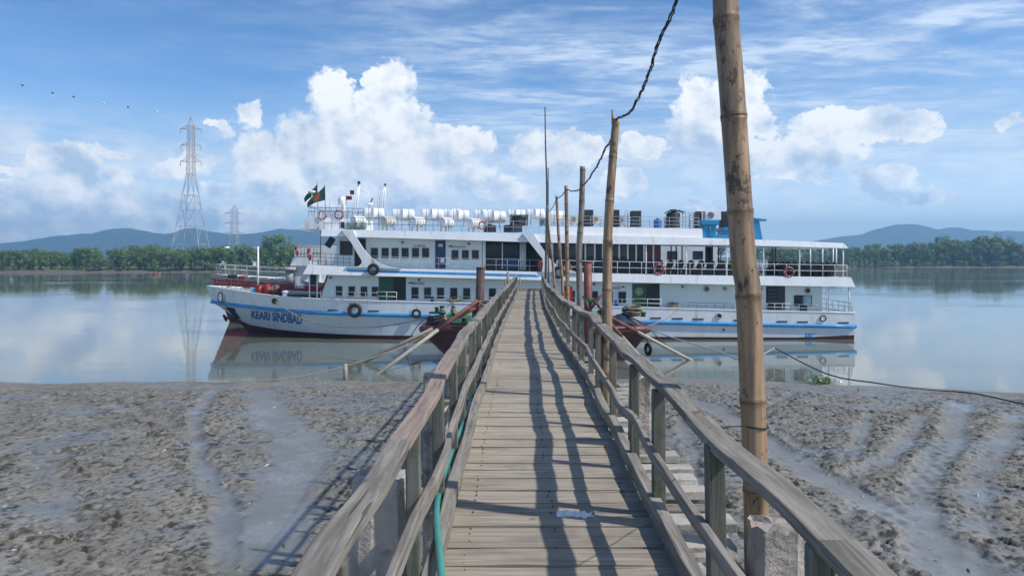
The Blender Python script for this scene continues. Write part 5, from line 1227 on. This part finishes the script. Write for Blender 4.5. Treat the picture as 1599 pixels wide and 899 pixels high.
# flags
def flag(px, ytop, ybot, poly, Y, label, disc_=None):
    r_ = thing('national_flag', tuple(P(px, ybot, Y)), label, 'flag'); b = MB(); b.cyl(P(px, ybot, Y), P(px - 1.3, ytop - 1, Y), .025, 6); b.build('flagpole', 'darkrail', r_)
    (ax, ay), (bx, by), (cx, cy), (dx_, dy_) = poly; n = 14; m = 8; vs = []
    for j in range(m + 1):
        for i in range(n + 1):
            u, v = i / n, j / m; x = (ax + (bx - ax) * u) * (1 - v) + (dx_ + (cx - dx_) * u) * v; y_ = (ay + (by - ay) * u) * (1 - v) + (dy_ + (cy - dy_) * u) * v
            vs.append(P(x, y_ + math.sin(u * 7 + v) * .8, Y) + Vector((0, math.sin(u * 6 + v * 1.5) * .14 * u, 0)))
    b = MB(); fs = [(j * (n + 1) + i, j * (n + 1) + i + 1, (j + 1) * (n + 1) + i + 1, (j + 1) * (n + 1) + i) for j in range(m) for i in range(n)]; b.add(vs, fs, 0, True)
    c_ = b.build('green_cloth', 'flag', r_); so2 = c_.modifiers.new('thickness', 'SOLIDIFY'); so2.thickness = .01
    if disc_:
        x, y_, ra = disc_; b = MB(); b.cyl(P(x, y_, Y) + Vector((0, .2, 0)), P(x, y_, Y) + Vector((0, -.2, 0)), ra / F * Y, 20, False)
        b = MB(); q = P(x, y_, Y); pts = [(q.x + math.cos(a) * ra * SC * .8 + math.sin(a) * .12, q.y - .17 + .0 * a, q.z + math.sin(a) * ra * SC * 1.05 + math.cos(a) * .12) for a in np.linspace(0, 2 * math.pi, 22)[:-1]]; b.add(pts + [(x_, y2 + .03, z_) for x_, y2, z_ in pts], [tuple(range(21)), tuple(reversed(range(21)))] + [((i + 1) % 21, i, i + 21, (i + 1) % 21 + 21) for i in range(21)]); b.build('red_disc', 'flagred', r_)
flag(508.5, 290, 342, [(507, 290), (480, 316), (479, 323), (508, 311)], Y0 + 4.2, 'green flag with a red disc flying above the ferry wheelhouse, nearer and larger of two', (495, 309, 5.8))
flag(496.5, 286, 330, [(495.5, 287), (475, 309), (475, 315), (496, 304)], Y0 + 6.3, 'dark green flag partly behind the flag with the red disc')
b = MB(); b.cyl(P(403, 462, Yc), P(403, 385, Yc), .075, 8); b.bar(P(391, 386, Yc), P(404, 386, Yc), .03, .03); b.box(*(lambda q: (q.x - .25, q.x, q.y - .1, q.y + .1, q.z - .2, q.z + .05))(P(400, 411, Yc))); b.bar(P(393, 408, Yc), P(403, 409, Yc), .05, .05); b.build('jackstaff', 'white_clean', ship)
# foredeck gear
wd = MB(); rr = random.Random(12)
q = P(421, 450.5, Yc - 1.2)
for dx_, r0 in ((-.7, .42), (0, .5), (.6, .4)): wd.cyl((q.x + dx_ - .22, q.y - .3, q.z - .1), (q.x + dx_ + .22, q.y - .3, q.z - .1), r0, 14)
wd.box(q.x - 1.1, q.x + 1.0, q.y - .4, q.y + .5, q.z - .6, q.z - .2); wd.cyl((q.x - 1.2, q.y - .3, q.z - .1), (q.x + 1.2, q.y - .3, q.z - .1), .12, 8); wd.build('windlass', 'red', ship)
b = MB(); q = P(404, 455, Yc - 1.5); b.box(q.x - .45, q.x + .1, q.y - .3, q.y + .3, q.z - .5, q.z + .3); b.build('deck_locker', 'blue', ship, bevel=.03)
for px in (345, 361, 377, 393): b = MB(); q = P(px, 453.5, Yc + 1.2); b.box(q.x - .3, q.x + .3, q.y - .1, q.y + .2, q.z - .45, q.z); b.build('bulwark_frame', 'white_clean', ship, bevel=.03)
heap('rope_heap', 437, 460, 16, 9, Y0 + 1.8, 'ropedark', 'dark rope heap beside the red windlass on the ferry bow', 'rope', 31, 7); heap('rope_heap', 428, 450, 14, 5, Y0 + 2.3, 'rope', 'orange tan rope lying over the red windlass', 'rope', 32, 5)
b = MB(); q = P(470, 463, Yc - 1); b.box(q.x - 1.6, q.x + 1.6, q.y - 1.0, q.y + 1.0, q.z - .6, q.z + .2); b.build('cargo_hatch', mat('dark_green_hatch', (.03, .08, .06), .6), ship, bevel=.05)
b = MB(); q = P(445, 461, Y0 + 1.4); b.cyl((q.x, q.y, q.z - .4), (q.x, q.y, q.z + .25), .2, 12); b.ball((q.x, q.y, q.z + .25), .28, .28, .12); b.build('mushroom_vent', 'white_clean', ship)
# ---- funnel, ventilators
b = MB(); b.prism([(X_(1166), Z_(376)), (X_(1168), Z_(338)), (X_(1196), Z_(341)), (X_(1202), Z_(376))], Y0 + 1.6, Y0 + 4.4); b.build('funnel', 'cyan', ship)
b = MB(); b.bar((X_(1164), Y0 + 3, Z_(337)), (X_(1207.5), Y0 + 3, Z_(342.5)), 3.0, .14); b.build('funnel_cap', 'cyan', ship)
b = MB(); b.prism([(X_(1198.5), Z_(362)), (X_(1206), Z_(376)), (X_(1201), Z_(377))], Y0 + 2.0, Y0 + 4.0); b.build('funnel_fin', 'white_clean', ship)
b = MB(); b.box(X_(1166), X_(1203.5), Y0 + 1.55, Y0 + 4.5, Z_(377), Z_(374)); b.build('funnel_base', 'navy', ship)
for px, yt in ((1176, 330), (1187, 328)): b = MB(); b.tube(spl([(X_(px), Y0 + 3, Z_(340)), (X_(px), Y0 + 3, Z_(yt + 4)), (X_(px + 2.5), Y0 + 3, Z_(yt)), (X_(px + 6.5), Y0 + 3, Z_(yt - 1.5 + (px < 1180) * 1))], 4), .15, 10); b.build('exhaust_pipe', 'rustdark', ship)
def tvent(px, yt, yb, wc, wb, hc, Yn):
    b = MB(); cx = X_(px, Yn)
    k = Yn / F; b.box(cx - wb / 2 * k, cx + wb / 2 * k, Yn, Yn + wb * k, Z_(yb, Yn), Z_(yt + hc, Yn) + .02); o_ = b.build('ventilator', 'cyan', ship, bevel=.04)
    b = MB(); b.box(cx - wc / 2 * k, cx + wc / 2 * k, Yn - .15, Yn + wb * k + .15, Z_(yt + hc, Yn), Z_(yt, Yn)); b.build('ventilator_cowl', 'cyan', o_, bevel=.06)
    b = MB(); b.box(cx - wb / 2 * k - .03, cx + wb / 2 * k + .03, Yn - .03, Yn + .05, Z_((yt + yb) / 2 + 3.4, Yn), Z_((yt + yb) / 2 + 2.4, Yn)); b.cyl((cx, Yn - .06, Z_(yb, Yn)), (cx, Yn - .06, Z_(yt + hc, Yn)), .05, 6); b.build('ventilator_seam', 'cyan', o_)
tvent(1108, 343.5, 371.5, 29, 21, 8, Y0 + .9); tvent(1146, 355, 372, 36, 34, 6, Y0 + .9); b = MB(); b.box(X_(1117), X_(1145), Y0 + .85, Y0 + 1.6, Z_(372), Z_(366)); b.build('ventilator_duct', 'cyan', ship)
b = MB(); b.box(X_(1100), X_(1200), Y0 + 1.8, Y0 + 7, Z_(376), Z_(366)); b.build('aft_roof_step', 'white', ship)
# ================================================================== loose things on the ferry
def ring(px, py, Y, R0, label, tilt=(0, 1, 0), m_='ring'):
    q = P(px, py, Y); r_ = thing('life_ring', tuple(q), label, 'life ring', 'life rings hung on the ferry rails'); b = MB(); b.torus(q, tilt, R0, R0 * .2, 24, 8); b.build('ring', m_, r_)
    ax = Vector(tilt).normalized(); a = ax.orthogonal().normalized(); b_ = ax.cross(a); 
    for k in range(4):
        th = math.pi / 4 + k * math.pi / 2; pts = [q + (a * math.cos(th + e_) + b_ * math.sin(th + e_)) * R0 for e_ in (-.13, 0, .13)]; b = MB(); b.tube(pts, R0 * .21, 8); b.build('reflective_band', 'ringw', r_)
ring(1029, 420.5, Y0 + .15, .38, 'orange life ring on the rail in front of the aft saloon windows'); ring(1232, 424.5, Y0 + .15, .36, 'red life ring on the aft rail near the small white boat'); ring(1312, 428, Y0 + .6, .22, 'small life ring at the aft end of the open passenger deck')
ring(529.5, 335, YWn - .05, .34, 'red and white life ring on the wheelhouse top rail'); ring(503, 336, YWn - .05, .32, 'faded orange life ring on the forward part of the wheelhouse top rail', m_='orange'); ring(886, 418, Y0 + .1, .3, 'red life ring beside the tan bamboo pole on the upper deck rail')
ring(483, 397, Y0 + .0, .42, 'tall red life ring hung edge-on below the wheelhouse front', (1, .45, .1))
def tyre(px, py, Y, ro, label, hang=True, ax=(0, 1, 0)):
    q = P(px, py, Y - .14); r_ = thing('tyre_fender', tuple(q), label, 'tyre', 'tyre fenders hung on the ferry side'); b = MB(); b.torus(q, ax, ro * .74, ro * .27, 28, 10); b.build('tyre', 'black', r_)
    if hang: b = MB(); b.tube([q + Vector((0, .02, ro * .7)), q + Vector((.03, .10, ro * 1.35)), q + Vector((-.1, .2, ro * 1.8))], .03, 5); b.build('hanging_rope', 'rope', r_)
tyre(554, 484.5, Y0 - .15, .56, 'large black tyre hung on the blue strake near the bow'); tyre(650, 489.5, Y0 - .15, .38, 'small black tyre hung on the blue strake beside the pontoon'); tyre(583, 420.5, Y0 - .05, .47, 'black tyre hung on the blue stripe of the upper deck edge'); tyre(873, 425, Y0 - .05, .50, 'black tyre on the upper deck edge behind the bamboo poles')
tyre(1012, 545, 46.6, .42, 'black tyre hanging off the right end of the pontoon at the waterline', True, (1, .3, 0))
heap('rope_coil', 554, 473, 14, 6, Y0 + .25, 'rope', 'tangle of rope above the large bow tyre', 'rope', 41, 5); heap('rope_coil', 710, 469, 20, 9, Y0 + .5, 'rope', 'coil of mooring rope on the ferry deck edge amidships', 'rope', 42, 8); heap('rope_coil', 1052, 478, 18, 8, Y0 + .5, 'rope', 'coil of rope on the ferry deck edge aft of the open green door', 'rope', 43, 7)
b = MB(); q = P(675, 468, Y0 + .4); b.cyl(q - Vector((0, 0, .15)), q + Vector((0, 0, .2)), .13, 10); b.ball(q + Vector((0, 0, .2)), .2, .2, .07); tag(b.build('deck_bucket', 'navy'), 'small dark bucket on the ferry deck edge amidships', 'bucket')
b = MB(); q = P(845.5, 424, Y0 + .6); b.tube([q, q + Vector((0, 0, .55)), q + Vector((0, 0, .75)), q + Vector((0, 0, .85))], [.26, .28, .30, .12], 14); tag(b.build('rubbish_bin', 'orange'), 'orange bin behind the rail at the end of the blue stripe', 'bin')
b = MB(); q = P(963, 479.5, Y0 + .5); b.tube([q, q + Vector((0, 0, .5)), q + Vector((0, 0, .6))], [.15, .16, .08], 10); tag(b.build('blue_bottle', 'bluedrum'), 'small blue container by the main deck rail', 'container')
b = MB(); q = P(1256, 487, Y0 + .6); b.box(q.x - .22, q.x + .22, q.y, q.y + .3, q.z, q.z + .4); b.box(q.x - .25, q.x + .25, q.y - .03, q.y + .33, q.z + .4, q.z + .46); tag(b.build('deck_box', 'navy'), 'small dark box on the aft main deck under the windows', 'box')
b = MB(); q = P(884, 466, 52); b.box(q.x - .3, q.x + .45, 52, 52.3, q.z - .5, q.z + .85); b.cyl((q.x + .07, 51.95, q.z + .7), (q.x + .07, 51.95, q.z + .95), .2, 10); tag(b.build('red_cabinet', 'red'), 'red cabinet glimpsed between the bamboo poles', 'cabinet')
# life raft canisters
def raft(px, py, Y, L, R0, label, ang=0., col='white_clean', half=None):
    q = P(px, py, Y); r_ = thing('life_raft_canister', (q.x, q.y, q.z - R0 - .35), label, 'life raft', 'life raft canisters on the boat deck')
    d_ = Vector((math.cos(ang), math.sin(ang), 0)); h = L / 2
    fs = [-1, -.985, -.93, -.86, -.5, -.03, -.03, .03, .03, .5, .86, .93, .985, 1]; rs = [.45, .72, .93, 1, 1, 1, 1.05, 1.05, 1, 1, 1, .93, .72, .45]
    b = MB(); b.tube([q + d_ * h * f for f in fs], [R0 * r1 for r1 in rs], 20); 
    b.build('canister', col, r_)
    for f in (-.5, .5):
        c_ = q + d_ * h * f; b = MB(); b.torus(c_, d_, R0 * 1.01, .018, 20, 5); b.build('strap', 'darkrail', r_)
        s_ = d_.cross(Vector((0, 0, 1))); b = MB()
        for sg in (-1, 1): b.bar(c_ + s_ * sg * R0 * .7 - Vector((0, 0, R0 * .7)), c_ + s_ * sg * R0 * .9 - Vector((0, 0, R0 + .42)), .06, .06)
        b.bar(c_ - s_ * R0 * .9 - Vector((0, 0, R0 * 1.02)), c_ + s_ * R0 * .9 - Vector((0, 0, R0 * 1.02)), .07, .06); b.build('cradle', 'gal', r_)
lab_u = ['largest white life raft canister just aft of the two masts', 'white life raft canister, second from the masts in the upper row', 'white life raft canister, third from the masts in the upper row', 'white life raft canister, fourth from the masts in the upper row', 'white life raft canister just forward of the black water tank']
for (px, py, L), lb in zip(((584, 334.5, 1.65), (629.5, 336, 1.85), (675, 336, 1.85), (716, 337.5, 1.7), (771, 339, 1.95)), lab_u): raft(px, py, Y0 + 2.6, L, .50, lb, .12)
for (px, py), lb in zip(((706, 335), (754, 336), (806, 336), (836, 335), (872, 338)), ('canister behind the fourth front one, half hidden', 'canister half hidden behind the one by the water tank', 'canister right behind the black water tank', 'white canister standing alone left of the tall thin pole', 'white canister seen between the bamboo poles')): raft(px, py, Y0 + 6.6, 1.6, .48, lb, .05)
for (px, py, c_), lb in zip(((559, 344.5, 'white_clean'), (606, 345.5, 'beige'), (652, 346, 'white_clean'), (697, 347, 'white_clean'), (740, 348.5, 'white_clean')), ('low white canister at the forward end of the boat deck rail', 'cream coloured low canister between the first two upper ones', 'low white canister seen end on under the third upper one', 'low white canister in front of the fourth upper one', 'low white canister tilted beside the orange ring')): raft(px, py, Y0 + 1.5, 1.1, .40, lb, .9, c_)
raft(558, 352.5, Y0 + 1.0, 1.45, .30, 'grey green canister lying low behind the forward boat deck rail', 0, 'greyg')
ring(753, 352, Y0 + .6, .3, 'orange ring leaning on the rail left of the black water tank', (.6, 1, .2), 'orange')
# water tanks and other roof plant
def tank(px, yt, yb, w, Y, label, m_='dark', frame=None):
    cx = X_(px, Y); k = Y / F; r_ = thing('water_tank', (cx, Y, Z_(yb, Y)), label, 'water tank'); R0 = w / 2 * k; z0, z1 = Z_(yb, Y), Z_(yt, Y); b = MB(); n = 6; pts = []; rad = []
    for i in range(n + 1): z = z0 + (z1 - z0) * .88 * i / n; pts += [(cx, Y, z - .02), (cx, Y, z + .02)]; rad += [R0, R0 * .96]
    pts += [(cx, Y, z0 + (z1 - z0) * .95), (cx, Y, z1)]; rad += [R0 * .8, R0 * .35]; b.tube(pts, rad, 20); b.build('tank_body', m_, r_); b = MB(); b.cyl((cx, Y, z1 - .02), (cx, Y, z1 + .07), R0 * .32, 12); b.build('lid', m_, r_)
    if frame:
        b = MB()
        for sx in (-1, 1):
            for sy in (-1, 1): b.bar((cx + sx * R0 * 1.05, Y + sy * R0, z0), (cx + sx * R0 * 1.05, Y + sy * R0, z1 + .05), .06, .06)
            b.bar((cx + sx * R0 * 1.05, Y - R0, z1 + .02), (cx + sx * R0 * 1.05, Y + R0, z1 + .02), .06, .06)
        for sy in (-1, 1): b.bar((cx - R0 * 1.05, Y + sy * R0, z1 + .02), (cx + R0 * 1.05, Y + sy * R0, z1 + .02), .06, .06)
        b.build('tank_frame', frame, r_)
tk = mat('black_plastic_tank', (.02, .022, .028), .45)
tank(810, 337, 352, 26, Y0 + 2.2, 'black water tank in a green frame on the ferry roof', tk, 'green'); tank(801, 351, 362, 30, Y0 + 1.6, 'low wide black tank below the green framed one', tk); tank(765, 351, 362, 20, Y0 + 2.0, 'low black tank behind the boat deck rail beside the orange ring', tk)
tank(1051, 331, 355, 22, Y0 + 2.6, 'black ribbed water tank between the blue drum and the ladder racks', tk)
tank(1027, 342, 356, 13, Y0 + 2.0, 'blue plastic drum on the raised roof', 'bluedrum')
def acunit(px, yt, yb, w, Y, label, m_='beige', fan='darkrail', two=False):
    k = Y / F; cx = X_(px, Y); z0, z1 = Z_(yb, Y), Z_(yt, Y); r_ = thing('air_conditioner_unit', (cx, Y, z0), label, 'air conditioner'); b = MB(); b.box(cx - w / 2 * k, cx + w / 2 * k, Y, Y + .4, z0 + .08, z1); b.build('casing', m_, r_, bevel=.02)
    b = MB(); fr = min(w * k, (z1 - z0)) * .33; fx = cx - w * k * .12; b.cyl((fx, Y - .02, (z0 + z1) / 2 + .05), (fx, Y + .03, (z0 + z1) / 2 + .05), fr, 18, False); f_ = b.build('fan', fan, r_)
    b = MB(); [b.torus((fx, Y - .035, (z0 + z1) / 2 + .05), (0, 1, 0), fr * q, .012, 18, 4) for q in (.35, .68, 1.)]; b.build('fan_grille', m_, f_)
    b = MB(); [b.box(cx + s_ * w * k * .35 - .04, cx + s_ * w * k * .35 + .04, Y + .02, Y + .38, z0, z0 + .08) for s_ in (-1, 1)]; b.build('feet', 'gal', r_)
acunit(897, 336, 351, 13, Y0 + 2.4, 'beige air conditioner with a round fan between the two tan bamboo poles'); acunit(932, 336, 351, 12, Y0 + 2.4, 'beige air conditioner just left of the second bamboo pole'); acunit(1113, 329, 345, 26, Y0 + 2.2, 'large white air conditioner with a dark fan above the blue ventilator', 'white_clean', 'dark')
acunit(972, 336, 353, 9, Y0 + 2.6, 'narrow air conditioner between two black cabinets right of the second bamboo pole', 'rail'); acunit(848, 340, 354, 10, Y0 + 2.5, 'small grey air conditioner right of the green framed tank', 'greyg')
def cab(px, yt, yb, w, Y, label, m_='dark', slats=True):
    k = Y / F; cx = X_(px, Y); z0, z1 = Z_(yb, Y), Z_(yt, Y); r_ = thing('black_cabinet', (cx, Y, z0), label, 'cabinet'); b = MB(); b.box(cx - w / 2 * k, cx + w / 2 * k, Y, Y + .8, z0, z1); b.build('casing', m_, r_, bevel=.02); b = MB()
    for i in range(9): z = z0 + (z1 - z0) * (.08 + i * .1); b.box(cx - w / 2 * k + .05, cx + w / 2 * k - .05, Y - .025, Y - .002, z, z + .035)
    b.build('louvre', 'darkrail', r_)
cab(919, 327.5, 353, 15, Y0 + 3, 'tall black louvred cabinet just right of the grey bamboo pole'); cab(961.5, 327.5, 354, 12, Y0 + 3, 'tall black louvred cabinet just right of the second bamboo pole'); cab(994, 329, 354, 15, Y0 + 3, 'tall black louvred cabinet standing alone, third from the grey pole'); cab(1133, 330, 356, 13, Y0 + 2.6, 'dark louvred cabinet left of the nearest bamboo pole behind the ventilators'); cab(1092, 330, 356, 8, Y0 + 3.2, 'narrow dark cabinet left of the large white air conditioner')
for i, (x0, x1, yt, yb, Yn, c_) in enumerate(((1066, 1076, 330, 356, Y0 + 2.4, 'rail'), (1077, 1090, 333, 356, Y0 + 2.8, 'rust'), (1095, 1101, 331, 356, Y0 + 2.2, 'rust'), (1037, 1042, 340, 356, Y0 + 3.4, 'darkrail'), (976, 984, 329, 354, Y0 + 3.6, 'rail'))):
    b = MB(); k = Yn / F
    for px in np.linspace(x0, x1, 3): b.cyl(P(px, yb, Yn), P(px, yt, Yn), .035, 6)
    for py in np.linspace(yt, yb, 7): b.cyl(P(x0, py, Yn), P(x1, py, Yn), .025, 6)
    tag(b.build('metal_rack', c_), ['pale grey pipe rack right of the ribbed black tank', 'rusty rack of crossed bars in the middle of the roof clutter', 'narrow rusty rack beside the large white air conditioner', 'small dark rack between the blue drum and the ribbed tank', 'pale upright rack between two black cabinets'][i], 'rack')
b = MB(); rr = random.Random(77)
q = P(1053, 331, Y0 + 2.6)
nx, ny = 9, 5; vs = []
for j in range(ny):
    for i in range(nx): u, v = i / (nx - 1) * 2 - 1, j / (ny - 1) * 2 - 1; vs.append((q.x + u * .75, q.y + v * .5, q.z + .2 - .28 * u * u * .7 - .1 * v * v + rr.uniform(-.07, .07)))
b.add(vs, [(j * nx + i, j * nx + i + 1, (j + 1) * nx + i + 1, (j + 1) * nx + i) for j in range(ny - 1) for i in range(nx - 1)], 0, True); tag(b.build('tarpaulin_cover', 'dark'), 'black tarpaulin crumpled on top of the ribbed water tank', 'tarpaulin')
# small white boat stowed on the aft deck
wb = thing('rescue_boat', tuple(P(1200, 430, Yc + 1)), 'small white boat with a framed cabin stowed on the open aft deck', 'boat'); Yb = Yc + 1; b = MB(); st = []
for i in range(11):
    f = i / 10; x = X_(1182 + 38 * f, Yb); w = 1.0 * (1 - max(0, f - .5) ** 2 * 3.6); w = max(w, .05); zt = Z_(411 - 1.5 * f * f, Yb); zb = Z_(427 - 9 * max(0, f - .55) ** 1.3, Yb); st += [(x, Yb - w, zt), (x - .2, Yb, zb), (x, Yb + w, zt)]
b.add(st, [(i * 3, i * 3 + 1, i * 3 + 4, i * 3 + 3) for i in range(10)] + [(i * 3 + 1, i * 3 + 2, i * 3 + 5, i * 3 + 4) for i in range(10)] + [(i * 3 + 2, i * 3, i * 3 + 3, i * 3 + 5) for i in range(10)] + [(0, 2, 1)], 0, False); b.build('hull', 'white_clean', wb)
b = MB()
for px, dx_ in ((1198, 0), (1207, 0), (1216, 3)):
    for sy in (-.6, .6): b.cyl(P(px + dx_, 411, Yb) + Vector((0, sy, 0)), P(px, 397, Yb) + Vector((0, sy, 0)), .05, 6)
for sy in (-.6, .6): b.cyl(P(1197, 397, Yb) + Vector((0, sy, 0)), P(1217, 397, Yb) + Vector((0, sy, 0)), .05, 6); b.cyl(P(1197, 404, Yb) + Vector((0, sy, 0)), P(1218, 404, Yb) + Vector((0, sy, 0)), .03, 6)
b.build('cabin_frame', mat('pale_yellow_frame', (.45, .48, .3), .5), wb)
raft(1188, 412, Y0 + 1.8, .95, .42, 'white canister on the aft deck beside the red engine casing', 0)
# ================================================================== second vessel moored behind
Y2 = 69.0; Y2c = 73.5
s2 = thing('moored_vessel', (P(700, 500, Y2).x, Y2c, 0), 'dark red hulled vessel moored behind the ferry, its bow showing on the left', 'boat')
X2 = lambda px, Y=Y2: (px - 799.5) / F * Y; Z2_ = lambda py, Y=Y2: EYE - (py - 400) / F * Y
T2 = [(328, 427), (400, 434), (500, 441), (700, 448), (1100, 452)]
def lev2(stem, zf, B, p, off=0.):
    out = []
    for s in SS: xs_ = X2(stem, Y2c); x = xs_ + (X2(640) - xs_) * s; b_ = B * (1 - (1 - s) ** p); Y = Y2c - b_; out.append((x, b_, (Z2_(lerp(T2, 799.5 + x / Y * F), Y) + off) if zf is None else zf))
    for px in (700, 850, 1000, 1120): out.append((X2(px), B, (Z2_(lerp(T2, px)) + off) if zf is None else zf))
    return out
LL = [lev2(328, None, 4.5, 2.4), lev2(330, None, 4.45, 2.3, -.38), lev2(352, 1.0, 4.3, 1.8), lev2(365, -1., 4.0, 1.6)]
def skin2(a, c_, name, m_):
    b = MB()
    for sg in (-1, 1):
        rows = []; 
        for q, w in zip(LL[a], LL[c_]): rows += [(q[0], Y2c + sg * q[1], q[2]), (w[0], Y2c + sg * w[1], w[2])]
        b.add(rows, [((2 * i, 2 * i + 2, 2 * i + 3, 2 * i + 1) if sg > 0 else (2 * i + 1, 2 * i + 3, 2 * i + 2, 2 * i)) for i in range(len(LL[a]) - 1)], 0, True)
    return b.build(name, m_, s2)
skin2(0, 1, 'sheer_band', 'steelgrey'); skin2(1, 2, 'hull', mat('crimson_hull_paint', (.42, .025, .04), .5)); skin2(2, 3, 'lower_hull', 'boot')
b = MB(); L = LL[0]; n = len(L); b.add([(q[0], Y2c - q[1], q[2] - .02) for q in L] + [(q[0], Y2c + q[1], q[2] - .02) for q in L], [(i, i + 1, n + i + 1, n + i) for i in range(n - 1)]); b.build('deck', 'white_clean', s2)
for k, (px0, px1, c_) in enumerate(((357, 369, 'dark'), (374, 386, 'red'), (390, 402, 'dark'), (405, 417, 'dark'), (417, 427, 'red'), (431, 443, 'dark'), (445, 449, 'dark'))):
    y_ = lerp(T2, px0) + 2; b = MB(); Yb = Y2c - 1.5; b.box(X2(px0, Yb), X2(px1, Yb), Yb - .3, Yb + .3, Z2_(y_ + 1, Yb) - .1, Z2_(y_ - 3, Yb)); b.build('hatch', c_, s2, bevel=.03)
b = MB()
for hh in (.95, .5): b.tube([(q[0] + .3, Y2c - q[1] * .97, q[2] + hh) for q in LL[0][:9]], .035, 5); b.tube([(q[0] + .3, Y2c + q[1] * .97, q[2] + hh) for q in LL[0][:9]], .035, 5)
for q in LL[0][:9]: b.tube([(q[0] + .3, Y2c - q[1] * .97, q[2]), (q[0] + .3, Y2c - q[1] * .97, q[2] + .95)], .03, 5); b.tube([(q[0] + .3, Y2c + q[1] * .97, q[2]), (q[0] + .3, Y2c + q[1] * .97, q[2] + .95)], .03, 5)
b.build('bow_railing', 'rail', s2)
b = MB(); t_ = P(348, 407, Y2c)
for dx_, dy_ in ((-.5, -.5), (.5, -.5), (.5, .5), (-.5, .5)): b.cyl(t_ + Vector((dx_, dy_, -1.3)), t_, .03, 5)
b.build('bow_tripod', 'steelgrey', s2); b = MB(); b.cyl(t_, P(348, 390, Y2c), .02, 5); b.build('lamp_post', 'darkrail', s2); b = MB(); b.cyl(P(354, 388, Y2c), P(354, 385, Y2c), .25, 10); b.cyl(P(348, 389, Y2c), P(354, 387, Y2c), .03, 5); b.build('deck_lamp', 'white_clean', s2)
def box2(x0, x1, y0, y1, Yn, dep, name, m_, slant=0):
    b = MB(); b.prism([(X2(x0, Yn), Z2_(y1, Yn)), (X2(x1, Yn), Z2_(y1, Yn)), (X2(x1, Yn), Z2_(y0, Yn)), (X2(x0 + slant, Yn), Z2_(y0, Yn))], Yn, Yn + dep); return b.build(name, m_, s2)
box2(460, 1120, 383, 450, Y2 + 1, 7, 'deckhouse', 'white', 0); box2(453, 485, 402, 415, Y2 + .6, 7.5, 'bridge_wing', 'white', 4); box2(461, 500, 413, 446, Y2 + .9, 7, 'lower_house', 'white')
b = MB(); q = P(452, 437, Y2 + .3); b.cyl(q - Vector((0, 0, .4)), q + Vector((0, 0, .9)), .35, 14); b.cyl(q + Vector((0, 0, .85)), q + Vector((0, 0, 1.2)), .6, 14); b.build('mushroom_vent', 'steelgrey', s2)
for px in (1050, 1090): box2(px - 8, px + 8, 392, 405, Y2 + .98, .03, 'window', 'glass2')
b = MB()
for hh in (0, .8): b.tube([P(465, 396 - hh * 14, Y2 + .7), P(500, 396 - hh * 14, Y2 + .7)], .035, 5)
for px in range(465, 501, 5): b.cyl(P(px, 402, Y2 + .7), P(px, 384, Y2 + .7), .03, 5)
b.build('bridge_railing', 'darkrail', s2); box2(486, 489, 413, 422, Y2 + .5, .3, 'side_lamp_box', 'dark')
ring(463, 391, Y2 + .4, .42, 'red life ring on the vessel behind, left of the ferry wheelhouse', (1, .5, .1))
# support legs under the front of the upper deck so that nothing floats
for px in (480, 492): b = MB(); b.cyl((X_(px), Y0 + .6, Z_(466)), (X_(px), Y0 + .6, Z_(428)), .05, 6); b.build('deck_pillar', 'white_clean', ship)
b = MB(); q0 = P(489, 440, Y0 + 1.2); b.box(q0.x - .35, q0.x + .3, q0.y, q0.y + .5, q0.z - .2, q0.z + .75); b.build('black_locker', 'dark', ship, bevel=.04)
